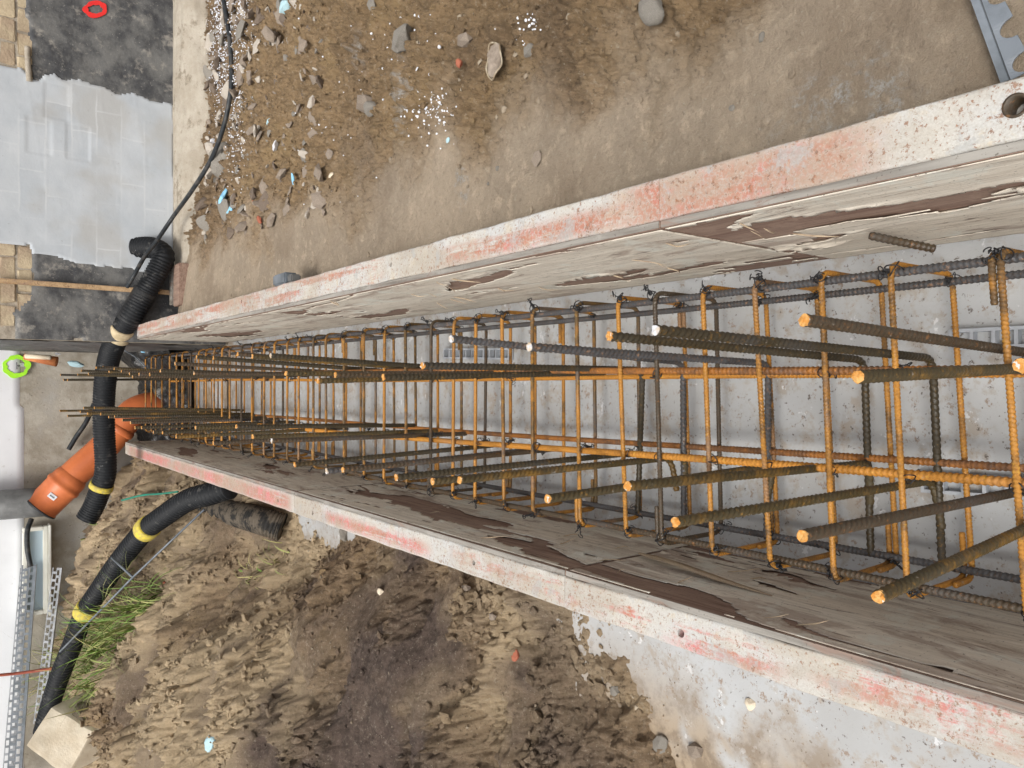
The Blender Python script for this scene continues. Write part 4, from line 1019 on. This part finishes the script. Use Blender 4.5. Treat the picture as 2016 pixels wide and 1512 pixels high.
# thin black hose behind the orange pipe
tag(link('thin_black_hose', tube_mesh('thin_black_hose', spline([at(185, 795, Y=6.18), at(170, 830, Y=6.16), at(150, 860, Y=6.18), at(135, 885, Y=6.19)], 10), .016, MAT['cable'], 10)), 'thin black hose on the plinth behind the orange pipe', 'hose')
tag(link('thin_black_hose', tube_mesh('thin_black_hose', spline([at(62, 1022, Y=6.12), at(54, 1045, Y=6.08), at(54, 1080, Y=6.06), at(60, 1115, Y=6.06)], 10), .016, MAT['cable'], 10)), 'short bent black hose beside the downpipe above the window', 'hose')
# black cable from the yard over the hose
CPTS = [at(434, -60, z=.31), at(440, 0, z=.31), at(450, 60, z=.31), at(455, 120, z=.305), at(454, 180, z=.31), at(440, 250, z=.32), at(415, 315, z=.33), at(380, 372, z=.36), at(342, 425, z=.37), at(308, 475, z=.45), at(285, 505, Y=4.52), at(265, 540, Y=4.50), at(250, 565, Y=4.56)]
tag(link('black_cable', tube_mesh('black_cable', spline(CPTS, 14), .011, MAT['cable'], 10)), 'thick black cable curving across the debris up to the hose', 'cable')
# wires dangling at the trench end
tag(link('grey_wire', tube_mesh('grey_wire', spline([at(245, 690, Y=5.5), at(265, 702, Y=5.5), at(287, 722, Y=5.4)], 8), .004, MAT['galv'], 6)), 'thin grey wire hanging beside the first stirrups', 'wire')
# grey rod with a cross piece over the corrugated hose
gp = thing('grey_rod', 'thin grey rod with cross piece lying over the corrugated hose', 'rod')
link('rod', tube_mesh('rod', np.array([at(402, 1003, Y=3.85), at(262, 1136, Y=4.25), at(118, 1283, Y=4.95)]), .0050, MAT['galv'], 8), gp)
link('cross_piece', tube_mesh('cross_piece', np.array([at(220, 1098, Y=4.50), at(262, 1137, Y=4.26)]), .0060, MAT['galv'], 8), gp)
# thin red rod by the wall
tag(link('red_rod', tube_mesh('red_rod', spline([at(-20, 1331, Y=5.9), at(40, 1325, Y=5.9), at(110, 1315, Y=5.85)], 6), .010, MAT['redrod'], 8)), 'thin rust-red rod standing among the grass by the wall', 'rod')
tag(link('green_cord', tube_mesh('green_cord', spline([at(240, 985, Y=4.9), at(280, 975, Y=4.75), at(318, 972, Y=4.6), at(350, 968, Y=4.4)], 8), .006, plain('green_cord', (0.02, .22, .15), (.03, .16, .11)), 6)), 'green cord lying on the bank beside the hose end', 'cord')

# perforated metal beads against the wall
def bead(pa, pb, wid, label, mat, up):
    t = thing('perforated_bead', label, 'metal bead', (0, 0, 0), 'perforated plaster beads by the wall')
    pa = np.array(pa); pb = np.array(pb); d = pb - pa; L = np.linalg.norm(d); d /= L
    up = np.array(up, float); up -= d * (up @ d); up /= np.linalg.norm(up); nn = np.cross(d, up)
    def bx(m, s0, s1, w0, w1, t0=0, t1=.0015):
        V = [pa + d * s + up * w + nn * tt for s in (s0, s1) for w in (w0, w1) for tt in (t0, t1)]
        m.add(V, [(0, 1, 3, 2), (4, 6, 7, 5), (0, 4, 5, 1), (2, 3, 7, 6), (0, 2, 6, 4), (1, 5, 7, 3)])
    m = MB(); bx(m, 0, L, 0, wid * .22); bx(m, 0, L, wid * .47, wid * .55); bx(m, 0, L, wid * .9, wid)
    n = int(L / .05)
    for i in range(n): bx(m, i * .05, i * .05 + .016, wid * .22 + .0001, wid * .47 - .0001); bx(m, i * .05 + .025, i * .05 + .041, wid * .55 + .0001, wid * .9 - .0001)
    m.obj('flange', mat, t)
    m = MB(); V = [pa + d * s + nn * w + up * tt for s in (0, L) for w in (.0016, .026) for tt in (0, .0015)]
    m.add(V, [(0, 1, 3, 2), (4, 6, 7, 5), (0, 4, 5, 1), (2, 3, 7, 6), (0, 2, 6, 4), (1, 5, 7, 3)]); m.obj('nose', MAT['galv_lt'], t)
    return t
bead(at(72, 1112, Y=6.06), at(40, 1560, Y=6.06), .085, 'perforated metal bead leaning on the wall below the render edge, upper one', MAT['galv'], (0, .25, 1))
bead(at(60, 1118, Y=6.12), at(22, 1560, Y=6.12), .060, 'light perforated metal bead tucked behind the upper one against the wall', MAT['galv_lt'], (0, .2, 1))
bead(at(122, 1118, Y=5.86), at(84, 1425, Y=5.86), .055, 'perforated metal bead lower down beside the corrugated hose', MAT['galv_lt'], (0, .4, 1))

# ================================================================== RUBBLE, STONES, SCRAPS
def rock_mesh(name, mat, seed, sub=2, rough=.28, flat=1.0, angular=True):
    bm = bmesh.new(); bmesh.ops.create_icosphere(bm, subdivisions=sub, radius=1.0)
    rg = np.random.default_rng(seed)
    cuts = [(rg.normal(size=3), .55 + .35 * rg.random()) for _ in range(9)]
    for v in bm.verts:
        p = np.array(v.co)
        if angular:
            for nrm, dd in cuts:
                nn = nrm / np.linalg.norm(nrm); e = p @ nn - dd
                if e > 0: p = p - nn * e
        p = p * (1 + rough * .5 * float(perlin(p[0] * 2.1 + seed, p[1] * 2.1 + p[2] * 1.7, seed)))
        v.co = (p[0], p[1], p[2] * flat)
    me = bpy.data.meshes.new(name); bm.to_mesh(me); bm.free(); me.materials.append(mat)
    if not angular:
        for p in me.polygons: p.use_smooth = True
    return me
def put(name, me, p, s, label, cat, group=None, rot=None, sink=.3):
    o = link(name, me, None, (p[0], p[1], p[2] + s[2] * (1 - 2 * sink) * .5)); o.scale = s
    o.rotation_euler = rot if rot is not None else (random.gauss(0, .25), random.gauss(0, .25), random.uniform(0, 6.28))
    return tag(o, label, cat, group)
def on_right(px, py):
    p = at(px, py, z=.38)
    for _ in range(8):
        z = float(z_right(np.array([p[0]]), np.array([p[1]]))[0]); p = at(px, py, z=z)
    return p
def on_left(px, py):
    p = at(px, py, z=.2)
    for _ in range(14):
        z = float(z_left(np.array([p[0]]), np.array([p[1]]))[0]); z = .5 * z + .5 * p[2]; p = at(px, py, z=z)
    return p
def px_len(p, n):        # n picture pixels at point p, in metres
    zc = p[1] * CP + (H - p[2]) * SP
    return n * zc / FPX
random.seed(41)
MAT['flake_dark'] = plain('mud_flake_dark', (0.20, 0.155, 0.12), (0.12, 0.09, 0.068), 25, 0.9, 0.8)
MAT['flake_tan'] = plain('plaster_flake', (0.52, 0.47, 0.41), (0.38, 0.33, 0.27), 25, 0.9, 0.8)
RK = {m: [rock_mesh('rock', MAT[m], s * 7 + 3, 1 if 'flake' in m else 3, .5 if 'flake' in m else .28) for s in range(4)] for m in ('stone', 'flake', 'flake_dark', 'flake_tan', 'brickbit', 'foam', 'foam_pale', 'white', 'sandstone')}
named = [(798, 78, 30, 'stone', 'rounded brown-grey stone half sunk in the earth', 'stone', 1.0), (733, 214, 18, 'stone', 'angular pale stone chip beside the small torn hollow', 'stone', .7), (1288, 20, 34, 'stone', 'grey angular stone at the upper picture edge', 'stone', .6),
         (740, 12, 15, 'stone', 'flat grey pebble at the upper picture edge', 'stone', .5), (918, 83, 24, 'flake', 'brown clod beside the red brick bit', 'clod', .8), (905, 125, 10, 'brickbit', 'red brick bit in the middle of the earth', 'brick bit', .7),
         (443, 316, 36, 'stone', 'largest grey concrete chunk beside the cable', 'concrete chunk', .8), (424, 284, 12, 'white', 'whitish chunk under the cable next to the concrete chunk', 'chunk', .8), (1442, 213, 7, 'stone', 'small round white pebble on the dusty strip', 'pebble', .9),
         (1042, 100, 15, 'stone', 'dark stone half buried near the crumpled bag', 'stone', .6), (1500, 75, 12, 'stone', 'dark flat pebble in the rough earth, right of centre', 'pebble', .6), (980, 332, 6, 'stone', 'tiny grey pebble right of the chalk spot', 'pebble', .8), (962, 362, 4, 'stone', 'tiniest grey pebble below the chalk spot', 'pebble', .8),
         (565, 18, 17, 'foam_pale', 'pale turquoise foam lump at the far top edge', 'foam', .9), (448, 390, 21, 'foam', 'large bright blue foam piece by the cable', 'foam', .35), (459, 417, 15, 'foam', 'smaller blue foam piece below the large one', 'foam', .35), (580, 353, 12, 'foam', 'triangular blue foam scrap apart in the debris', 'foam', .3),
         (884, 277, 7, 'foam_pale', 'pale blue foam sliver lying on the dusty strip', 'foam', .3), (824, 132, 9, 'white', 'white plastic sliver on the brown earth', 'scrap', .3), (866, 92, 6, 'white', 'small white crumb above the white sliver', 'scrap', .6), (516, 433, 9, 'brickbit', 'salmon brick bit at the lower debris edge', 'brick bit', .5), (505, 400, 7, 'brickbit', 'narrow salmon brick bit in the debris', 'brick bit', .5),
         (547, 288, 13, 'white', 'white curled plastic scrap in the debris', 'scrap', .35), (655, 345, 10, 'sandstone', 'pale wood chip lying on the brown earth', 'chip', .3), (653, 305, 13, 'flake', 'flat grey flake standing in the earth', 'flake', .3), (535, 240, 9, 'foam_pale', 'pale foam crumb under the debris ridge', 'foam', .5), (640, 418, 11, 'flake', 'dark curled flake at the edge of the dusty strip', 'flake', .3),
         (722, 205, 26, 'flake', 'dark brown clod in the torn hollow', 'clod', .7), (1060, 312, 20, 'flake', 'crumpled grey dry leaf with stalk on the dusty strip', 'leaf', .22)]
for px, py, rp, m, lab, cat, fl in named:
    p = on_right(px, py); r = px_len(p, rp)
    put({'stone': 'stone', 'clod': 'soil_clod', 'foam': 'foam_piece', 'flake': 'mud_flake', 'pebble': 'pebble', 'scrap': 'plastic_scrap', 'leaf': 'dry_leaf', 'chip': 'wood_chip', 'chunk': 'rubble_chunk', 'concrete chunk': 'rubble_chunk', 'brick bit': 'brick_bit'}[cat], random.choice(RK[m]), p, (r, r * random.uniform(.7, 1.0), r * fl), lab, cat, sink=.3 if fl > .55 else -.6)
# mud flakes and rubble heaped in the hollow before the ledge
for i in range(430):
    px = random.uniform(402, 640); py = random.uniform(-5, 475)
    if py > 478 - (px - 405) * .25 or (px > 530 and random.random() < .55): continue
    p = on_right(px, py); rp = random.choice([6, 7, 8, 9, 11, 13, 15, 18, 22, 27]); r = px_len(p, rp)
    kind = random.choice(['flake', 'flake_dark', 'flake_tan', 'flake_tan', 'stone', 'flake'])
    look = {'flake': 'grey-brown mud flake', 'flake_dark': 'dark brown mud flake', 'flake_tan': 'pale plaster flake', 'stone': 'grey stone chip'}[kind]
    size = 'large' if rp > 16 else ('small' if rp < 10 else 'middling')
    place = 'between cable and ledge' if px < 448 else ('just beyond the cable' if px < 520 else 'at the outer debris edge')
    third = 'near picture top' if py < 160 else ('halfway down' if py < 320 else 'at the lower end')
    put({'flake': 'mud_flake', 'flake_dark': 'mud_flake', 'flake_tan': 'plaster_flake', 'stone': 'stone_chip'}[kind], random.choice(RK[kind]), p, (r, r * random.uniform(.5, .95), r * random.uniform(.15, .42)),
        f'{size} {look} {place}, {third}', look.split()[-2] + ' ' + look.split()[-1], f'{size} {look}s {place}, {third}', rot=(random.gauss(0, .4), random.gauss(0, .4), random.uniform(0, 6.28)), sink=-.3)
# crumpled transparent bag
p = on_right(985, 122); t = np.linspace(0, 2 * np.pi, 28)
bag = thing('crumpled_bag', 'crumpled clear plastic bag pressed into the brown earth', 'plastic bag', (p[0], p[1], p[2] + .014))
for kk in range(1):
    P = np.stack([px_len(p, 34 - 7 * kk) * np.cos(t) * (1 + .12 * np.sin(3 * t + kk)), px_len(p, 26 - 6 * kk) * np.sin(t) * (1 + .1 * np.cos(2 * t)) , .004 + .003 * np.sin(4 * t + kk)], 1)
    link('fold', tube_mesh('fold', P, .0022, MAT['bag'], 6), bag)
n = 16; A, Rr = np.meshgrid(np.linspace(0, 2 * np.pi, 30), np.linspace(0, 1, 9))
V = np.stack([px_len(p, 33) * Rr * np.cos(A), px_len(p, 25) * Rr * np.sin(A), .004 + .006 * fbm(Rr * np.cos(A) * 3, Rr * np.sin(A) * 3, 3, 2)], -1)
link('film', np_mesh('film', V, grid_quads(30, 9), None, MAT['flake'], True), bag)
# polystyrene beads: nobody could count them
def scatter(name, pts, size, mats, sub=1, label=None, cat=None, squash=(.6, 1.0), seed=1, attrs=None):
    bm = bmesh.new(); bmesh.ops.create_icosphere(bm, subdivisions=sub, radius=1.0); bm.verts.ensure_lookup_table()
    tv = np.array([v.co[:] for v in bm.verts]); tf = np.array([[v.index for v in f.verts] for f in bm.faces]); bm.free()
    rg = np.random.default_rng(seed); n = len(pts); m = len(tv)
    sc = size[0] * (size[1] / size[0]) ** (rg.random(n) ** 1.7)
    jit = 1 + .28 * rg.normal(size=(n, m, 1)).clip(-1.5, 1.5) * (1 if sub == 1 and mats != 'bead' else .2)
    ax = np.stack([rg.uniform(.75, 1.2, n), rg.uniform(.75, 1.2, n), rg.uniform(*squash, n)], 1)
    ang = rg.uniform(0, 6.28, n); ca, sa = np.cos(ang), np.sin(ang)
    v = tv[None] * jit * ax[:, None] * sc[:, None, None]
    vx = v[..., 0] * ca[:, None] - v[..., 1] * sa[:, None]; vy = v[..., 0] * sa[:, None] + v[..., 1] * ca[:, None]
    V = np.stack([vx, vy, v[..., 2]], -1) + pts[:, None] + np.array([0, 0, 1]) * (sc * .25)[:, None, None]
    F = (tf[None] + (np.arange(n) * m)[:, None, None]).reshape(-1, 3)
    return stuff(link(name, np_mesh(name, V.reshape(-1, 3), None, F, MAT[mats], mats == 'bead', {k_: np.repeat(v_, m) for k_, v_ in attrs(pts[:, 0], pts[:, 1]).items()} if attrs else None)), label, cat)
rg = np.random.default_rng(77)
bp = []
for (cx, cy, sx, sy, n) in [(428, 30, 14, 60, 2000), (462, 70, 26, 60, 3000), (482, 200, 16, 70, 900), (500, 290, 14, 60, 300), (510, 30, 14, 40, 700), (850, 220, 26, 20, 120), (760, 90, 60, 60, 60), (640, 230, 60, 80, 60), (420, 150, 10, 60, 700), (1050, 60, 25, 20, 40)]:
    for _ in range(n): bp.append((rg.normal(cx, sx), rg.normal(cy, sy)))
bp = np.array(bp); P = np.array([at(x, y, z=.24 if x < 560 else .38) for x, y in bp])
ok = (P[:, 1] < 4.52) & (P[:, 0] > .4) & (P[:, 0] < 3.9); P = P[ok]; P[:, 2] = z_right(P[:, 0], P[:, 1])
scatter('foam_beads', P, (.0020, .0046), 'bead', 1, 'white polystyrene beads spilled over the debris and earth', 'foam beads', (.9, 1.0), 5)
# crumbs and gravel on the yard and on the mound
n = 36000
x = rg.uniform(.36, 3.6, n); y = rg.uniform(.3, 4.45, n); keep = (x < .47 * y + .6) & (rg.random(n) < (.03 + .97 * rough_r(x, y)) * (.25 + .75 * sstep(-.1, .4, fbm(x * 3, y * 3, 3, 39)))); x, y = x[keep], y[keep]
scatter('yard_crumbs', np.stack([x, y, z_right(x, y)], 1), (.0018, .010), 'soil_r', 1, 'loose soil crumbs on the right-hand earth', 'soil crumbs', (.5, .9), 6, attrs_r)
n = 2600
x = rg.uniform(.36, 3.6, n); y = rg.uniform(.3, 4.45, n); keep = (x < .47 * y + .6) & (rg.random(n) < .05 + .95 * rough_r(x, y)); x, y = x[keep], y[keep]
scatter('yard_gravel', np.stack([x, y, z_right(x, y)], 1), (.0015, .009), 'gravel', 1, 'pale gravel scattered in the right-hand earth', 'gravel', (.5, .9), 16)
n = 75000
x = -rg.uniform(.5, 3.3, n); y = rg.uniform(.6, 5.9, n); z = z_left(x, y); keep = (z > .0) & (-x < .47 * y + .7) & (rg.random(n) < (1 - .9 * smooth_l(x, y)) * (.12 + .88 * sstep(-.05, .4, fbm(x * 2.7, y * 2.7, 3, 40)))); x, y, z = x[keep], y[keep], z[keep]
scatter('soil_crumbs', np.stack([x, y, z], 1), (.003, .019), 'soil_l', 1, 'loose soil crumbs over the left-hand mound', 'soil crumbs', (.6, 1.0), 7, attrs_l)
n = 9000
x = -rg.uniform(.5, 2.0, n); y = rg.uniform(.6, 5.4, n); e = tps_l(x, y); keep = (e > -.058) & (e < .03) & (rg.random(n) < np.exp(-np.maximum(0, -e) * 70)); x, y = x[keep], y[keep]
scatter('spilled_crumbs', np.stack([x, y, np.maximum(z_left(x, y), .002)], 1), (.0015, .010), 'soil_l', 1, 'soil crumbs spilled on to the concrete slab edge', 'soil crumbs', (.5, .9), 27, attrs_l)
n = 1100
x = -rg.uniform(.5, 3.3, n); y = rg.uniform(.6, 5.9, n); z = z_left(x, y); keep = (z > .0) & (-x < .47 * y + .7)
scatter('mound_gravel', np.stack([x, y, z], 1)[keep], (.002, .008), 'gravel', 1, 'pale pebbles scattered in the left-hand mound', 'gravel', (.5, .9), 8)
# single stones on the left
random.seed(61)
for px, py, rp, m, lab, cat, nm in [(1302, 1465, 20, 'stone', 'rounded grey stone at the foot of the mound by the slab', 'stone', 'stone'), (1215, 1362, 17, 'stone', 'flat grey stone on the slab edge of the mound', 'stone', 'stone'), (1478, 1385, 14, 'sandstone', 'cream broken crumb on the dirty slab beside the form', 'crumb', 'stone_crumb'),
                        (420, 970 + 490, 22, 'foam_pale', 'flat pale grey stone in the sandy bank', 'stone', 'stone'), (680, 1050, 17, 'stone', 'round grey stone under the edge of the left form', 'stone', 'stone'), (1015, 1290, 12, 'brickbit', 'orange-brown brick crumb in the dark damp soil', 'brick crumb', 'brick_crumb'), (750, 1165, 10, 'sandstone', 'pale brown pebble in the mound below the form', 'pebble', 'pebble'),
                        (300, 1472, 8, 'white', 'small white pebble in the sandy bank', 'pebble', 'pebble'), (920, 1160, 18, 'flake', 'grey clod beneath the middle of the left form', 'clod', 'soil_clod'), (970, 1215, 13, 'flake', 'small dark clod below the left form', 'clod', 'soil_clod'), (1370, 1480, 24, 'flake', 'dark peeled mud flake standing on the slab', 'mud flake', 'mud_flake'), (325, 1150, 7, 'brickbit', 'reddish crumb on the bank beside the grey rod', 'crumb', 'brick_crumb')]:
    p = on_left(px, py)
    if p[2] < 0: p = at(px, py, z=.0)
    r = px_len(p, rp); put(nm, random.choice(RK[m]), p, (r, r * .8, r * .6), lab, cat)
# sandstone block at the lower left
bl = thing('sandstone_block', 'large pale sandstone block at the lower left behind the mound', 'stone block')
c = [at(100, 1392, Y=5.35), at(50, 1468, Y=5.25), at(130, 1530, Y=5.05), at(182, 1440, Y=5.12)]
c = np.array(c); up = np.array([.12, .25, -1.0]); up /= np.linalg.norm(up)
V = np.concatenate([c, c + up * .20 + np.array([0, .03, 0])]); m = MB().add(V, [(0, 1, 2, 3), (7, 6, 5, 4), (0, 4, 5, 1), (1, 5, 6, 2), (2, 6, 7, 3), (3, 7, 4, 0)])
me = m.mesh('block', MAT['sandstone'])
bm = bmesh.new(); bm.from_mesh(me); bmesh.ops.subdivide_edges(bm, edges=bm.edges[:], cuts=14, use_grid_fill=True)
bmesh.ops.smooth_vert(bm, verts=bm.verts[:], factor=.5, use_axis_x=True, use_axis_y=True, use_axis_z=True)
for v in bm.verts: v.co += Vector((.006 * float(perlin(v.co.x * 14, v.co.z * 14, 2)), .006 * float(perlin(v.co.y * 14, v.co.x * 14, 3)), .006 * float(perlin(v.co.y * 14, v.co.z * 14, 4))))
bm.to_mesh(me); bm.free(); link('block', me, bl)
p = at(158, 1415, Y=5.26); r_ = rock_mesh('dirt_crust', MAT['moss_stone'], 9, 3); o = link('dirt_crust', r_, bl, tuple(p)); o.scale = (.10, .05, .05); o.rotation_euler = (.5, .2, .5)
# trench end: foil, foam, broken clay pipe
xs = np.arange(-.42, .25, .012); ys = np.arange(5.45, 6.22, .012)
X, Y, Z = grid(xs, ys, lambda x, y: .03 + .16 * sstep(5.6, 6.2, y) + .07 * np.abs(fbm(x * 6, y * 6, 4, 3)) + .12 * sstep(.0, .22, x))
tag(link('black_foil', np_mesh('black_foil', np.stack([X, Y, Z], -1), grid_quads(len(xs), len(ys)), None, MAT['foil'], True)), 'crumpled black sealing foil at the far end of the trench', 'foil')
for i, (px, py, rp, m, Yd, lab) in enumerate([(133, 686, 8, 'foam_pale', 5.95, 'pale blue foam lump stuck in the wall corner'), (150, 717, 16, 'foam_pale', 6.0, 'long pale blue foam piece on top of the grey plinth corner'), (282, 693, 5, 'foam', 5.7, 'small blue foam crumb at the far end of the right form'), (113, 697, 7, 'white', 5.98, 'white crumb above the broken clay pipe')]):
    p = at(px, py, Y=Yd); r = px_len(p, rp); o = put('foam_piece', RK[m][i % 4], p, (r * .4, r * .4, r), lab, 'foam', rot=(0, .15, .1), sink=.5)
t = thing('clay_pipe', 'broken terracotta pipe with cream edge lying in the wall corner', 'clay pipe')
p0 = at(48, 702, Y=6.05); p1 = at(112, 712, Y=5.98)
link('pipe', tube_mesh('pipe', np.array([p0, p1]), np.array([.022, .035]), MAT['terracotta'], 14), t)
link('cream_edge', tube_mesh('cream_edge', np.array([at(50, 701, Y=6.02), at(100, 704, Y=5.95)]), .016, MAT['sandstone'], 8), t)

# toothed galvanised rail lying on the yard at the upper right
p0 = at(1912, -30, z=.418); p1 = at(1983, 165, z=.415)
d = (p1 - p0); L = np.linalg.norm(d); d /= L; side = np.array([-d[1], d[0], 0.0])
if side[1] > 0: side = -side
tr = thing('toothed_rail', 'galvanised toothed metal rail lying on the ground by the form', 'metal rail')
def pt(s, w, h): return p0 + d * s + side * w + np.array([0, 0, h])
# outline: straight spine, teeth with round notches on the near side
n_t = 3; pitch = L / n_t; out = []
for i in range(n_t):
    s0 = i * pitch
    out += [(s0, .027), (s0 + pitch * .44, .029)]
    for a in np.linspace(0, math.pi, 9): out.append((s0 + pitch * .72 - pitch * .26 * math.cos(a), .027 - .016 * math.sin(a)))
out.append((L, .026))
V = [pt(s, 0.006, .006) for s, w in out] + [pt(s, w, .004) for s, w in out]; n = len(out)
V += [v - np.array([0, 0, .002]) for v in V]
F = [(i, i + 1, n + i + 1, n + i) for i in range(n - 1)] + [(2 * n + i + 1, 2 * n + i, 3 * n + i, 3 * n + i + 1) for i in range(n - 1)] + [(n + i, n + i + 1, 3 * n + i + 1, 3 * n + i) for i in range(n - 1)]
MB().add(V, F).obj('toothed_flange', MAT['galv'], tr)
V = [pt(s, w, h) for s in (0, L) for w, h in ((-.004, .0), (.006, .0), (-.003, .012), (.0045, .008))]
MB().add(V, [(0, 1, 3, 2), (4, 6, 7, 5), (0, 4, 5, 1), (2, 3, 7, 6), (0, 2, 6, 4), (1, 5, 7, 3)]).obj('spine', MAT['galv'], tr)

# grass on the bank
def grass(name, centres, n, label, lenr=(.10, .30), dryp=.4, seed=3):
    rg = np.random.default_rng(seed); V = []; Q = []; dry = []
    for i in range(n):
        cx, cy, cz, sp = centres[rg.integers(len(centres))]
        b = np.array([cx + rg.normal(0, sp), cy + rg.normal(0, sp * .8), 0.0]); b[2] = float(z_left(b[:1], b[1:2], False)[0]) - .005
        L = rg.uniform(*lenr); a = rg.uniform(0, 6.28); lean = rg.uniform(.3, 1.9); w = rg.uniform(.0016, .0044); dv = float(np.clip(rg.normal(dryp, .35), 0, 1))
        side = np.array([-math.sin(a), math.cos(a), 0]); k0 = len(V); prev = b.copy(); th = rg.uniform(0.0, .5)
        for s in range(7):
            t = s / 6; ww = w * (1 - t ** 2 * .95)
            V += [prev + side * ww, prev - side * ww]; dry += [dv, dv]
            th += lean / 4; prev = prev + (L / 6) * np.array([math.cos(a) * math.sin(th), math.sin(a) * math.sin(th), math.cos(th)])
        Q += [(k0 + 2 * s, k0 + 2 * s + 1, k0 + 2 * s + 3, k0 + 2 * s + 2) for s in range(6)]
    return stuff(link(name, np_mesh(name, np.array(V), np.array(Q), None, MAT['grass'], True, {'dry': dry})), label, 'grass')
gc = [(*on_left(x, y), s) for x, y, s in [(300, 1190, .06), (140, 1330, .08), (215, 1250, .09), (190, 1290, .10), (235, 1280, .08), (180, 1340, .11), (250, 1230, .07), (210, 1330, .10), (160, 1300, .10), (275, 1205, .06)]]
grass('grass', gc, 700, 'tuft of green and dry grass on the bank beside the corrugated hose', (.12, .50), .28, 3)
gc = [(*on_left(x, y), s) for x, y, s in [(165, 1070, .06), (150, 1120, .07), (190, 1040, .05), (540, 1110, .05), (500, 1140, .05), (300, 1200, .06)]]
grass('grass', gc, 130, 'sparse grass blades on the bank between hose ends', (.05, .14), .6, 4)
